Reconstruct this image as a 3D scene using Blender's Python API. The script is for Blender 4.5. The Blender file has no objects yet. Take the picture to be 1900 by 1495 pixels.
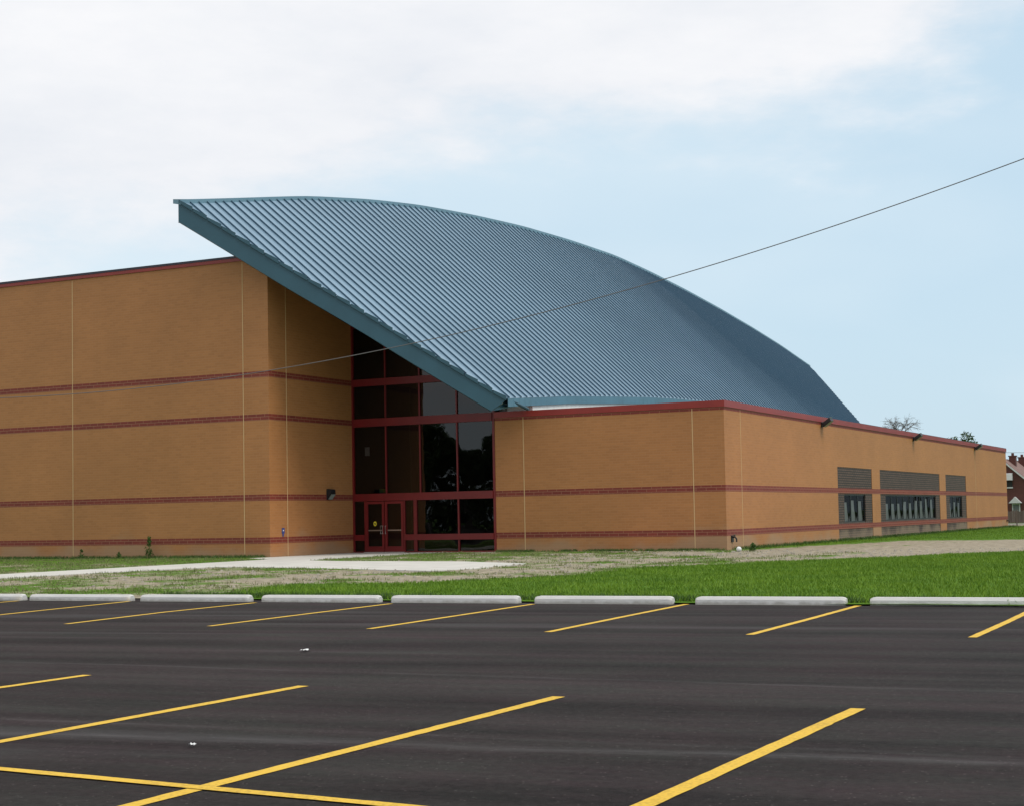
import bpy, math, random
import numpy as np
from mathutils import Vector, Matrix, noise

random.seed(7); rng = np.random.default_rng(7)
scene = bpy.context.scene
COL = scene.collection
D = bpy.data

# ------------------------------------------------------------------ camera
# world: X runs along the entrance front, Y goes back into the building, Z up, metres
cam_d = D.cameras.new('camera'); cam = D.objects.new('camera', cam_d); COL.objects.link(cam)
cam_d.sensor_width = 36.0; cam_d.lens = 2925.5 / 1900 * 36; cam_d.shift_y = 56.3 / 1900
cam_d.clip_start = 0.1; cam_d.clip_end = 6000
yaw, pitch, roll = math.atan2(.45253, .89175), 0.0525, -0.0186
cam.matrix_world = (Matrix.Translation((37.8014, -52.6473, 1.5)) @ Matrix.Rotation(yaw, 4, 'Z')
                    @ Matrix.Rotation(math.pi/2 + pitch, 4, 'X') @ Matrix.Rotation(roll, 4, 'Z'))
scene.camera = cam

# ------------------------------------------------------------------ sky, sun, exposure
SUN_ELEV, SUN_AZ = math.radians(56), math.radians(92)      # azimuth clockwise from +Y
world = D.worlds.new('World'); scene.world = world; world.use_nodes = True
nt = world.node_tree; nt.nodes.clear()
def N(tree, kind, **kw):
    n = tree.nodes.new(kind)
    for k, v in kw.items():
        if k.startswith('i_'): n.inputs[k[2:].replace('_', ' ')].default_value = v
        else: setattr(n, k, v)
    return n
def math_(tree, op, a, b=None, clamp=False):
    n = tree.nodes.new('ShaderNodeMath'); n.operation = op; n.use_clamp = clamp
    for i, x in enumerate((a, b)):
        if x is None: continue
        if isinstance(x, (int, float)): n.inputs[i].default_value = x
        else: tree.links.new(x, n.inputs[i])
    return n.outputs[0]
L = nt.links.new
sky = N(nt, 'ShaderNodeTexSky', sky_type='NISHITA', sun_disc=False, sun_elevation=SUN_ELEV,
        sun_rotation=SUN_AZ, air_density=1.0, dust_density=1.6, ozone_density=1.0)
tc = N(nt, 'ShaderNodeTexCoord')
rot = N(nt, 'ShaderNodeVectorRotate', rotation_type='Z_AXIS'); rot.inputs['Angle'].default_value = -yaw
L(tc.outputs['Generated'], rot.inputs['Vector'])
sep = N(nt, 'ShaderNodeSeparateXYZ'); L(rot.outputs[0], sep.inputs[0])
x_, z_ = sep.outputs['X'], sep.outputs['Z']
def wnoise(scale, detail, sc, rough=.55, rotz=0):
    m = N(nt, 'ShaderNodeMapping'); m.inputs['Scale'].default_value = sc; m.inputs['Rotation'].default_value = (0, rotz, 0)
    L(rot.outputs[0], m.inputs['Vector'])
    n = N(nt, 'ShaderNodeTexNoise'); n.inputs['Scale'].default_value = scale
    n.inputs['Detail'].default_value = detail; n.inputs['Roughness'].default_value = rough
    L(m.outputs[0], n.inputs['Vector']); return n.outputs['Fac']
n1 = wnoise(4.5, 7, (1, 1, 2.2), .55, -.35)
n2 = wnoise(2.2, 3, (1, 1, 3.0), .5, -.2)
n3 = wnoise(14, 6, (1, 1, 3.0), .6, -.35)
# bank of cloud above a slanting edge that climbs to the right
edge = math_(nt, 'SUBTRACT', z_, math_(nt, 'ADD', math_(nt, 'MULTIPLY', x_, .22), .220))
edge = math_(nt, 'ADD', edge, math_(nt, 'MULTIPLY', math_(nt, 'SUBTRACT', n1, .5), .20))
edge = math_(nt, 'ADD', edge, math_(nt, 'MULTIPLY', math_(nt, 'SUBTRACT', n3, .5), .075))
bank = N(nt, 'ShaderNodeMapRange', interpolation_type='SMOOTHSTEP'); L(edge, bank.inputs['Value'])
bank.inputs['From Min'].default_value = -.035; bank.inputs['From Max'].default_value = .045
# thin veil everywhere, thicker to the left and near the horizon
veil = math_(nt, 'ADD', math_(nt, 'MULTIPLY', x_, -1.1), .30)
veil = math_(nt, 'ADD', veil, math_(nt, 'MULTIPLY', math_(nt, 'SUBTRACT', n2, .5), 2.2))
veil = math_(nt, 'ADD', veil, math_(nt, 'MULTIPLY', math_(nt, 'SUBTRACT', n1, .5), .6))
veil = math_(nt, 'ADD', math_(nt, 'MULTIPLY', veil, .55, True), .10, True)
base = N(nt, 'ShaderNodeMix', data_type='RGBA'); base.inputs['Factor'].default_value = .80
L(sky.outputs[0], base.inputs['A']); base.inputs['B'].default_value = (5.1, 6.8, 8.0, 1)
m1 = N(nt, 'ShaderNodeMix', data_type='RGBA'); L(veil, m1.inputs['Factor'])
L(base.outputs['Result'], m1.inputs['A']); m1.inputs['B'].default_value = (7.3, 8.0, 8.4, 1)
cc = N(nt, 'ShaderNodeValToRGB'); L(math_(nt, 'ADD', math_(nt, 'MULTIPLY', n3, .35), math_(nt, 'MULTIPLY', n1, .65)), cc.inputs[0])
cc.color_ramp.elements[0].position = .32; cc.color_ramp.elements[0].color = (.67, .70, .75, 1)
cc.color_ramp.elements[1].position = .66; cc.color_ramp.elements[1].color = (.80, .805, .825, 1)
cs = N(nt, 'ShaderNodeVectorMath', operation='SCALE'); L(cc.outputs[0], cs.inputs[0]); cs.inputs['Scale'].default_value = 10
m2 = N(nt, 'ShaderNodeMix', data_type='RGBA'); L(bank.outputs['Result'], m2.inputs['Factor'])
L(m1.outputs['Result'], m2.inputs['A']); L(cs.outputs[0], m2.inputs['B'])
bg = N(nt, 'ShaderNodeBackground'); bg.inputs['Strength'].default_value = .112
L(m2.outputs['Result'], bg.inputs['Color'])
wo = N(nt, 'ShaderNodeOutputWorld'); L(bg.outputs[0], wo.inputs[0])

sun_d = D.lights.new('sun', 'SUN'); sun_d.energy = 1.7; sun_d.angle = math.radians(22); sun_d.color = (1, .95, .86)
sun = D.objects.new('sun', sun_d); COL.objects.link(sun); sun.location = (60, -40, 60)
sdir = Vector((math.sin(SUN_AZ)*math.cos(SUN_ELEV), math.cos(SUN_AZ)*math.cos(SUN_ELEV), math.sin(SUN_ELEV)))
sun.rotation_euler = sdir.to_track_quat('Z', 'Y').to_euler()
scene.view_settings.view_transform = 'Standard'; scene.view_settings.look = 'None'
scene.view_settings.exposure = 0.08; scene.view_settings.gamma = 1.0

# ------------------------------------------------------------------ helpers
class MB:
    """collects faces, then links them as ONE mesh object"""
    def __init__(s): s.v = []; s.f = []; s.m = []
    def poly(s, pts, mi=0):
        b = len(s.v); s.v += [tuple(p) for p in pts]; s.f.append(tuple(range(b, b+len(pts)))); s.m.append(mi)
    def box(s, a, b, mi=0):
        x0, y0, z0 = a; x1, y1, z1 = b
        if x0 > x1: x0, x1 = x1, x0
        if y0 > y1: y0, y1 = y1, y0
        if z0 > z1: z0, z1 = z1, z0
        i = len(s.v)
        s.v += [(x0,y0,z0),(x1,y0,z0),(x1,y1,z0),(x0,y1,z0),(x0,y0,z1),(x1,y0,z1),(x1,y1,z1),(x0,y1,z1)]
        for q in ((0,3,2,1),(4,5,6,7),(0,1,5,4),(1,2,6,5),(2,3,7,6),(3,0,4,7)):
            s.f.append(tuple(i+k for k in q)); s.m.append(mi)
    def tube(s, pts, r, n=8, mi=0, cap=True):
        pts = [Vector(p) for p in pts]; rs = r if isinstance(r, (list, tuple)) else [r]*len(pts)
        b = len(s.v)
        for i, p in enumerate(pts):
            t = (pts[min(i+1, len(pts)-1)] - pts[max(i-1, 0)]).normalized()
            a = t.cross(Vector((0, 0, 1)))
            if a.length < 1e-3: a = Vector((1, 0, 0))
            a.normalize(); c = t.cross(a)
            for k in range(n):
                w = 2*math.pi*k/n; s.v.append(tuple(p + (a*math.cos(w) + c*math.sin(w))*rs[i]))
        for i in range(len(pts)-1):
            for k in range(n):
                s.f.append((b+i*n+k, b+i*n+(k+1) % n, b+(i+1)*n+(k+1) % n, b+(i+1)*n+k)); s.m.append(mi)
        if cap:
            s.f.append(tuple(b+k for k in range(n))[::-1]); s.m.append(mi)
            e = b+(len(pts)-1)*n; s.f.append(tuple(e+k for k in range(n))); s.m.append(mi)
    def prism(s, prof, axis, a, b, mi=0):
        """extrude closed 2-D profile along an axis ('x','y','z')"""
        def P(p, t): return {'x': (t, p[0], p[1]), 'y': (p[0], t, p[1]), 'z': (p[0], p[1], t)}[axis]
        A = [P(p, a) for p in prof]; B = [P(p, b) for p in prof]; n = len(prof)
        s.poly(A[::-1], mi); s.poly(B, mi)
        for i in range(n): s.poly([A[i], A[(i+1) % n], B[(i+1) % n], B[i]], mi)
    def build(s, name, mats, parent=None, smooth=False, bevel=0):
        me = D.meshes.new(name); me.from_pydata(s.v, [], s.f); me.update()
        if not isinstance(mats, (list, tuple)): mats = [mats]
        for m in mats: me.materials.append(m)
        me.polygons.foreach_set('material_index', s.m)
        if smooth: me.polygons.foreach_set('use_smooth', [True]*len(s.f))
        o = D.objects.new(name, me); COL.objects.link(o)
        if parent: o.parent = parent
        if bevel:
            b = o.modifiers.new('bevel', 'BEVEL'); b.width = bevel; b.segments = 2; b.limit_method = 'ANGLE'
        return o
def tag(o, label=None, cat=None, group=None, kind=None):
    for k, v in (('label', label), ('category', cat), ('group', group), ('kind', kind)):
        if v: o[k] = v
    return o
def empty(name, label, cat, loc=(0, 0, 0), group=None):
    o = D.objects.new(name, None); COL.objects.link(o); o.location = loc
    return tag(o, label, cat, group)
def struct(o, label=None): o['kind'] = 'structure'; 
def copy_tree(o, parent=None):
    c = o.copy(); COL.objects.link(c)
    if parent: c.parent = parent
    for ch in [x for x in D.objects if x.parent == o]: copy_tree(ch, c)
    return c

# ------------------------------------------------------------------ materials
def mat(name, col=(.5, .5, .5), rough=.7, metal=0, spec=.5):
    m = D.materials.new(name); m.use_nodes = True; b = m.node_tree.nodes['Principled BSDF']
    b.inputs['Base Color'].default_value = (*col, 1); b.inputs['Roughness'].default_value = rough
    b.inputs['Metallic'].default_value = metal; b.inputs['Specular IOR Level'].default_value = spec
    return m
def vary(m, scale=3, amt=.2, detail=5, bump=0, sc=(1, 1, 1), bscale=None):
    """procedural mottling of a material's base colour (+ optional bump)"""
    t = m.node_tree; b = t.nodes['Principled BSDF']; c = tuple(b.inputs['Base Color'].default_value)
    co = N(t, 'ShaderNodeTexCoord'); mp = N(t, 'ShaderNodeMapping'); mp.inputs['Scale'].default_value = sc
    t.links.new(co.outputs['Object'], mp.inputs[0])
    n = N(t, 'ShaderNodeTexNoise'); n.inputs['Scale'].default_value = scale; n.inputs['Detail'].default_value = detail
    t.links.new(mp.outputs[0], n.inputs['Vector'])
    r = N(t, 'ShaderNodeMapRange'); t.links.new(n.outputs['Fac'], r.inputs['Value'])
    r.inputs['From Min'].default_value = .3; r.inputs['From Max'].default_value = .7
    r.inputs['To Min'].default_value = 1-amt; r.inputs['To Max'].default_value = 1+amt
    s = N(t, 'ShaderNodeVectorMath', operation='SCALE'); s.inputs[0].default_value = c[:3]
    t.links.new(r.outputs[0], s.inputs['Scale']); t.links.new(s.outputs[0], b.inputs['Base Color'])
    if bump:
        n2 = N(t, 'ShaderNodeTexNoise'); n2.inputs['Scale'].default_value = bscale or scale*8; n2.inputs['Detail'].default_value = 4
        t.links.new(mp.outputs[0], n2.inputs['Vector'])
        bp = N(t, 'ShaderNodeBump'); bp.inputs['Strength'].default_value = bump; bp.inputs['Distance'].default_value = .02
        t.links.new(n2.outputs['Fac'], bp.inputs['Height']); t.links.new(bp.outputs[0], b.inputs['Normal'])
    return m
def wall_coords(t):
    g = N(t, 'ShaderNodeNewGeometry'); s = N(t, 'ShaderNodeSeparateXYZ'); t.links.new(g.outputs['Position'], s.inputs[0])
    h = math_(t, 'ADD', s.outputs[0], s.outputs[1]); c = N(t, 'ShaderNodeCombineXYZ')
    t.links.new(h, c.inputs[0]); t.links.new(s.outputs[2], c.inputs[1]); return c.outputs[0], s.outputs[2], g
def brick(name, c1, c2, mortar, bw=.32, bh=.105, ms=.012, stain=True, rough=.62, patch=.10):
    m = D.materials.new(name); m.use_nodes = True; t = m.node_tree; b = t.nodes['Principled BSDF']
    b.inputs['Roughness'].default_value = rough; b.inputs['Specular IOR Level'].default_value = .4
    v, z, g = wall_coords(t)
    br = N(t, 'ShaderNodeTexBrick'); br.offset = .5; t.links.new(v, br.inputs['Vector'])
    br.inputs['Color1'].default_value = (*c1, 1); br.inputs['Color2'].default_value = (*c2, 1)
    br.inputs['Mortar'].default_value = (*mortar, 1); br.inputs['Scale'].default_value = 1
    br.inputs['Mortar Size'].default_value = ms; br.inputs['Mortar Smooth'].default_value = .3
    br.inputs['Brick Width'].default_value = bw; br.inputs['Row Height'].default_value = bh
    n = N(t, 'ShaderNodeTexNoise'); n.inputs['Scale'].default_value = .45; n.inputs['Detail'].default_value = 6
    t.links.new(g.outputs['Position'], n.inputs['Vector'])
    # long soft streaks along the courses
    mp = N(t, 'ShaderNodeMapping'); mp.inputs['Scale'].default_value = (.5, 6, 1); t.links.new(v, mp.inputs[0])
    n2 = N(t, 'ShaderNodeTexNoise'); n2.inputs['Scale'].default_value = 1.4; n2.inputs['Detail'].default_value = 5
    t.links.new(mp.outputs[0], n2.inputs['Vector'])
    a = math_(t, 'ADD', math_(t, 'MULTIPLY', math_(t, 'SUBTRACT', n.outputs['Fac'], .5), patch*3), 1)
    a = math_(t, 'ADD', a, math_(t, 'MULTIPLY', math_(t, 'SUBTRACT', n2.outputs['Fac'], .5), .10))
    s = N(t, 'ShaderNodeVectorMath', operation='SCALE'); t.links.new(br.outputs['Color'], s.inputs[0]); t.links.new(a, s.inputs['Scale'])
    out = s.outputs[0]
    if stain:     # lime bloom and splashed dirt on the lowest courses
        n3 = N(t, 'ShaderNodeTexNoise'); n3.inputs['Scale'].default_value = .35; n3.inputs['Detail'].default_value = 7
        t.links.new(g.outputs['Position'], n3.inputs['Vector'])
        hh = math_(t, 'ADD', math_(t, 'MULTIPLY', math_(t, 'SUBTRACT', n3.outputs['Fac'], .47), 3.2), .12)
        r = N(t, 'ShaderNodeMapRange', interpolation_type='SMOOTHSTEP'); t.links.new(math_(t, 'SUBTRACT', z, hh), r.inputs['Value'])
        r.inputs['From Min'].default_value = -.15; r.inputs['From Max'].default_value = .55
        r.inputs['To Min'].default_value = .50; r.inputs['To Max'].default_value = 0
        mx = N(t, 'ShaderNodeMix', data_type='RGBA'); t.links.new(r.outputs[0], mx.inputs['Factor'])
        t.links.new(out, mx.inputs['A']); mx.inputs['B'].default_value = (.37, .27, .18, 1); out = mx.outputs['Result']
    t.links.new(out, b.inputs['Base Color'])
    bp = N(t, 'ShaderNodeBump'); bp.inputs['Strength'].default_value = .3; bp.inputs['Distance'].default_value = .006; bp.invert = True
    t.links.new(br.outputs['Fac'], bp.inputs['Height']); t.links.new(bp.outputs[0], b.inputs['Normal'])
    return m
M = {}
M['tan'] = brick('tan_brick', (.450, .193, .065), (.405, .171, .057), (.43, .200, .083))
M['red'] = brick('red_brick', (.235, .040, .026), (.190, .031, .021), (.33, .15, .085), bw=.42, bh=.125, ms=.011, stain=False)
M['brown'] = brick('brown_block', (.135, .080, .062), (.098, .058, .045), (.020, .015, .012), bw=.42, bh=.118, ms=.026)
M['far_brick'] = brick('far_brick', (.11, .030, .022), (.085, .024, .018), (.14, .06, .05), stain=False)
M['joint'] = mat('joint_sealant', (.62, .42, .22), .8)
M['redmetal'] = vary(mat('red_metal', (.275, .021, .013), .38, 0, .5), 1.2, .12)
M['redframe'] = vary(mat('red_frame', (.165, .009, .010), .4), 2, .12)
M['teal'] = vary(mat('teal_metal', (.026, .082, .115), .42, .0, .5), .8, .10)
M['tealroof'] = vary(mat('teal_roof_metal', (.245, .370, .475), .36, .35, .5), .35, .07, sc=(1, .25, 1))
M['tealseam'] = mat('teal_seam_metal', (.050, .110, .165), .4, .1, .5)
M['tealcap'] = vary(mat('teal_cap_metal', (.15, .27, .34), .35, .2, .5), .5, .1)
M['tealeave'] = vary(mat('teal_eave_metal', (.085, .205, .28), .42, .0, .5), .9, .10)
M['navy'] = mat('navy_metal', (.012, .014, .03), .4)
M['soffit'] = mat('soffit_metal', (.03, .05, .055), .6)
M['white'] = vary(mat('white_panel', (.80, .80, .78), .6), 3, .08)
M['concrete'] = vary(mat('concrete', (.56, .545, .50), .9, 0, .2), 1.2, .10, 7, .3)
M['stop'] = vary(mat('stop_concrete', (.62, .612, .59), .9, 0, .2), 3.5, .06, 9, .35, bscale=60)
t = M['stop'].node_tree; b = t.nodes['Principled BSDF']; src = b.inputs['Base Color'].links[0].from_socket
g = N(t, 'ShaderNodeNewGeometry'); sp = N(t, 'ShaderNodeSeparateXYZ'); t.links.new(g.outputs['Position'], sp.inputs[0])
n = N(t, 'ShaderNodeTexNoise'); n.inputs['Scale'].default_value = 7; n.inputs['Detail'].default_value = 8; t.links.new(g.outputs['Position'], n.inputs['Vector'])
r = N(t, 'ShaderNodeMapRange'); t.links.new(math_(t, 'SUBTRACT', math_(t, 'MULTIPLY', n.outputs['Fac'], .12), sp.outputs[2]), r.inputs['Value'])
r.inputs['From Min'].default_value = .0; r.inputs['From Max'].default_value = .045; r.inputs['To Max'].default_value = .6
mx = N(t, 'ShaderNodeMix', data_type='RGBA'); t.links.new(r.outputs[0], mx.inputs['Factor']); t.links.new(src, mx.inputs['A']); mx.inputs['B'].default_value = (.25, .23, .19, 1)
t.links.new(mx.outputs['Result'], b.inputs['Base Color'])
M['black'] = mat('black_plastic', (.012, .013, .014), .45)
M['lens'] = mat('lens_glass', (.28, .32, .30), .15)
M['steel'] = mat('brushed_steel', (.42, .41, .38), .3, .9)
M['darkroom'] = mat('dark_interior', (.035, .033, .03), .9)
M['drape'] = mat('drape_cloth', (.46, .46, .47), .9)
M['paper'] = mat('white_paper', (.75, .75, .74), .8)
M['yellow'] = mat('yellow_sticker', (.75, .60, .03), .6)
M['greensign'] = mat('green_plastic', (.20, .42, .03), .5)
M['blue'] = mat('blue_sign', (.05, .07, .24), .5)
M['orange'] = mat('orange_plastic', (.70, .16, .07), .6)
M['shingle'] = vary(mat('shingles', (.21, .13, .115), .95), 1.5, .2)
M['trim'] = mat('white_trim', (.62, .61, .60), .6)
M['fence'] = vary(mat('weathered_board', (.16, .13, .11), .9), 1.5, .3, sc=(6, 1, .3))
M['bark'] = vary(mat('bark', (.10, .08, .065), .95), 4, .3)
M['cable'] = mat('cable_rubber', (.16, .15, .15), .7)
M['roofing'] = mat('flat_roofing', (.12, .12, .12), .9)

def glass(name, tint, refl=.9, ior=1.6):
    m = D.materials.new(name); m.use_nodes = True; t = m.node_tree; t.nodes.clear()
    o = N(t, 'ShaderNodeOutputMaterial'); mx = N(t, 'ShaderNodeMixShader'); gl = N(t, 'ShaderNodeBsdfGlossy'); tr = N(t, 'ShaderNodeBsdfTransparent')
    gl.inputs['Roughness'].default_value = .012; gl.inputs['Color'].default_value = (refl, refl, refl, 1)
    tr.inputs['Color'].default_value = (*tint, 1)
    fr = N(t, 'ShaderNodeFresnel'); fr.inputs['IOR'].default_value = ior
    g = N(t, 'ShaderNodeNewGeometry'); n = N(t, 'ShaderNodeTexNoise'); n.inputs['Scale'].default_value = .9; n.inputs['Detail'].default_value = 1
    t.links.new(g.outputs['Position'], n.inputs['Vector'])
    bp = N(t, 'ShaderNodeBump'); bp.inputs['Strength'].default_value = .06; bp.inputs['Distance'].default_value = .12
    t.links.new(n.outputs['Fac'], bp.inputs['Height']); t.links.new(bp.outputs[0], gl.inputs['Normal'])
    t.links.new(fr.outputs[0], mx.inputs[0]); t.links.new(tr.outputs[0], mx.inputs[1]); t.links.new(gl.outputs[0], mx.inputs[2])
    t.links.new(mx.outputs[0], o.inputs[0]); return m
M['glass'] = glass('tinted_glass', (.30, .28, .27), .75, 1.62)
M['clear'] = glass('window_glass', (.75, .78, .76), .22, 1.2)

def leafmat(name, c1, c2, rough=.6):
    m = D.materials.new(name); m.use_nodes = True; t = m.node_tree; b = t.nodes['Principled BSDF']
    b.inputs['Roughness'].default_value = rough; b.inputs['Specular IOR Level'].default_value = .25
    g = N(t, 'ShaderNodeNewGeometry'); n = N(t, 'ShaderNodeTexNoise'); n.inputs['Scale'].default_value = .5; n.inputs['Detail'].default_value = 5
    t.links.new(g.outputs['Position'], n.inputs['Vector'])
    f = math_(t, 'ADD', math_(t, 'MULTIPLY', g.outputs['Random Per Island'], .55), math_(t, 'MULTIPLY', math_(t, 'SUBTRACT', n.outputs['Fac'], .28), 1.1), True)
    mx = N(t, 'ShaderNodeMix', data_type='RGBA'); t.links.new(f, mx.inputs['Factor'])
    mx.inputs['A'].default_value = (*c1, 1); mx.inputs['B'].default_value = (*c2, 1)
    t.links.new(mx.outputs['Result'], b.inputs['Base Color'])
    return m
M['grass'] = leafmat('grass_blade', (.060, .145, .008), (.185, .300, .020))
M['drygrass'] = leafmat('dry_grass_blade', (.10, .13, .035), (.25, .25, .11))
M['leaf'] = leafmat('tree_leaf', (.022, .050, .014), (.065, .11, .032))
M['weed'] = leafmat('weed_leaf', (.035, .075, .015), (.085, .16, .03))

# ------------------------------------------------------------------ ground
def ramp(x, a, b): return min(1, max(0, (x-a)/(b-a)))
def seg_dist_y(x, pts):      # piecewise linear y(x)
    return float(np.interp(x, [p[0] for p in pts], [p[1] for p in pts]))
# far edge (y as function of image-right distance) of the lush strip behind the wheel stops: given by lines in plan
def side(p, a, b): return (b[0]-a[0])*(p[1]-a[1]) - (b[1]-a[1])*(p[0]-a[0])
LUSH = [(17.2, -30), (17.5, -25.5), (16.4, -22.2), (17.6, -21.9), (19.2, -21.2), (21.2, -18.2), (20.6, -14.2), (22.6, -9), (25.6, -4.2), (29.2, 2.6), (36, 14), (60, 60), (95, 60), (95, -30)]
SIDEG = [(17.3, 5.5), (17.3, 74), (20, 140), (140, 140), (140, 120), (45, 60), (27.5, 22), (23.8, 21.5), (20.7, 21.5), (18.9, 12.5), (18.4, 7.0)]
LEFTG = [(-40, -27.5), (-40, 0), (0, 0), (2.1, -1.2), (2.1, -10.5), (2.1, -27.5)]
def inside(p, poly):
    x, y = p; c = False; n = len(poly)
    for i in range(n):
        x1, y1 = poly[i]; x2, y2 = poly[(i+1) % n]
        if (y1 > y) != (y2 > y) and x < (x2-x1)*(y-y1)/(y2-y1)+x1: c = not c
    return c
def edge_d(p, poly):
    x, y = p; best = 1e9; n = len(poly)
    for i in range(n):
        x1, y1 = poly[i]; x2, y2 = poly[(i+1) % n]; dx, dy = x2-x1, y2-y1
        t = max(0, min(1, ((x-x1)*dx+(y-y1)*dy)/(dx*dx+dy*dy))); best = min(best, math.hypot(x-x1-t*dx, y-y1-t*dy))
    return best
def nz(x, y, s, o=0): return noise.fractal(Vector((x*s+o, y*s+o*.7, o)), 1.0, 2.0, 4)   # about -1..1
SLAB = [(2.2, -27.2), (2.15, -3.0), (.03, -1.6), (.03, 6.1), (4.45, 6.1), (4.40, -2.5), (5.0, -4.6), (7.2, -5.5), (12.5, -6.5),
        (15.9, -8.7), (16.4, -13.3), (15.9, -14.6), (12.0, -13.0), (9.8, -12.1), (5.85, -11.2), (5.2, -14.9), (4.75, -19.4), (4.4, -27.2)]
STRIP = [(-30.5, -27.6), (60, -27.6), (60, -26.3), (-30.5, -26.3)]
def lush(x, y):
    """0 bare soil .. 1 thick grass, from where the grass grows in the place"""
    if y < -27.4 and x < 100: pass
    w = nz(x, y, .35)*.9 + nz(x, y, 1.3, 5)*.5
    v = -1.0
    for poly, soft in ((LUSH, 1.1), (SIDEG, .9)):
        d = edge_d((x, y), poly) * (1 if inside((x, y), poly) else -1)
        v = max(v, d/soft + w*.6)
    v = max(0, min(1, .5 + v*.6))
    # weedy patches between the walk and the stops, and left of the walk
    q = 0
    if inside((x, y), LEFTG):
        q = .62 + nz(x, y, .5, 9)*.45 + (.25 if y > -7 else 0)
        if y > -6.5: v = max(v, .78+nz(x, y, .6, 2)*.3)
    elif x < 24:
        q = .36 + nz(x, y, .45, 3)*.55 + .14*ramp(-x, -14, -8)
        if y < -24.5: q += .25
        if -1 < y and x > 17.2: q -= .25
        if 5.6 < x < 12.5 and -5 < y < 5.5: q += .16
    if -.9 < y-6.2 < 0 and x > 7.0 and x < 17.2: q = max(q, .45 + nz(x, y, 1.1, 2)*.6)
    if 0 < x-17.26 < .9 and 3 < y < 74: q = max(q, .5 + nz(x, y, 1.1, 2)*.6)
    if x > 110 or y > 90: v = 1
    return max(v, min(.8, max(0, q)))
def grid_mesh(name, xs, ys, zf, mt):
    nx, ny = len(xs), len(ys); vs = []; L_ = []
    for y in ys:
        for x in xs:
            l = lush(x, y); L_.append(l); vs.append((x, y, zf(x, y, l)))
    fs = [(j*nx+i, j*nx+i+1, (j+1)*nx+i+1, (j+1)*nx+i) for j in range(ny-1) for i in range(nx-1)]
    me = D.meshes.new(name); me.from_pydata(vs, [], fs); me.materials.append(mt)
    at = me.attributes.new('cover', 'FLOAT', 'POINT'); at.data.foreach_set('value', L_)
    me.polygons.foreach_set('use_smooth', [True]*len(fs))
    o = D.objects.new(name, me); COL.objects.link(o); return o
gm = D.materials.new('soil_and_grass'); gm.use_nodes = True; t = gm.node_tree; b = t.nodes['Principled BSDF']
b.inputs['Roughness'].default_value = .95; b.inputs['Specular IOR Level'].default_value = .1
g = N(t, 'ShaderNodeNewGeometry'); at = N(t, 'ShaderNodeAttribute', attribute_name='cover')
def gnoise(s, d=6, r=.6):
    n = N(t, 'ShaderNodeTexNoise'); n.inputs['Scale'].default_value = s; n.inputs['Detail'].default_value = d; n.inputs['Roughness'].default_value = r
    t.links.new(g.outputs['Position'], n.inputs['Vector']); return n.outputs['Fac']
a1, a2, a3 = gnoise(2.2), gnoise(9), gnoise(.5, 4)
c = math_(t, 'ADD', at.outputs['Fac'], math_(t, 'MULTIPLY', math_(t, 'SUBTRACT', a1, .5), 1.5))
c = math_(t, 'ADD', c, math_(t, 'MULTIPLY', math_(t, 'SUBTRACT', a2, .5), .8))
mr = N(t, 'ShaderNodeMapRange'); t.links.new(c, mr.inputs['Value']); mr.inputs['From Min'].default_value = .38; mr.inputs['From Max'].default_value = .62
soil = N(t, 'ShaderNodeMix', data_type='RGBA'); sr = N(t, 'ShaderNodeMapRange'); t.links.new(gnoise(2.6, 10, .78), sr.inputs['Value']); sr.inputs['From Min'].default_value = .36; sr.inputs['From Max'].default_value = .62; t.links.new(sr.outputs[0], soil.inputs['Factor'])
soil.inputs['A'].default_value = (.17, .145, .10, 1); soil.inputs['B'].default_value = (.43, .375, .285, 1)
gr = N(t, 'ShaderNodeMix', data_type='RGBA'); t.links.new(a3, gr.inputs['Factor'])
gr.inputs['A'].default_value = (.050, .125, .010, 1); gr.inputs['B'].default_value = (.12, .23, .020, 1)
mx = N(t, 'ShaderNodeMix', data_type='RGBA'); t.links.new(mr.outputs[0], mx.inputs['Factor'])
t.links.new(soil.outputs['Result'], mx.inputs['A']); t.links.new(gr.outputs['Result'], mx.inputs['B'])
t.links.new(mx.outputs['Result'], b.inputs['Base Color'])
bp = N(t, 'ShaderNodeBump'); bp.inputs['Strength'].default_value = .7; bp.inputs['Distance'].default_value = .05
t.links.new(a2, bp.inputs['Height']); t.links.new(bp.outputs[0], b.inputs['Normal'])
M['ground'] = gm
def gz(x, y, l):
    h = .02 + .025*l + .02*nz(x, y, .8, 4)
    if y < -27.0: h = .02 + (h-.02)*ramp(y, -28.6, -27)
    if inside((x, y), SLAB): h = -.03
    return max(h, -.03)
xs = np.concatenate([np.linspace(-34, -4, 40), np.arange(-3.6, 32, .32), np.linspace(32.4, 100, 90)])
ys = np.concatenate([np.arange(-28.02, 10, .32), np.linspace(10.4, 110, 110)])
o = grid_mesh('lawn_ground', xs, ys, gz, M['ground']); struct(o)
far = MB(); R_ = 3000
far.poly([(-R_, -R_, -.06), (R_, -R_, -.06), (R_, R_, -.06), (-R_, R_, -.06)])
M['farground'] = vary(mat('far_ground', (.07, .14, .025), .95, 0, .1), .05, .25)
struct(far.build('ground', M['farground']))

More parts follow.
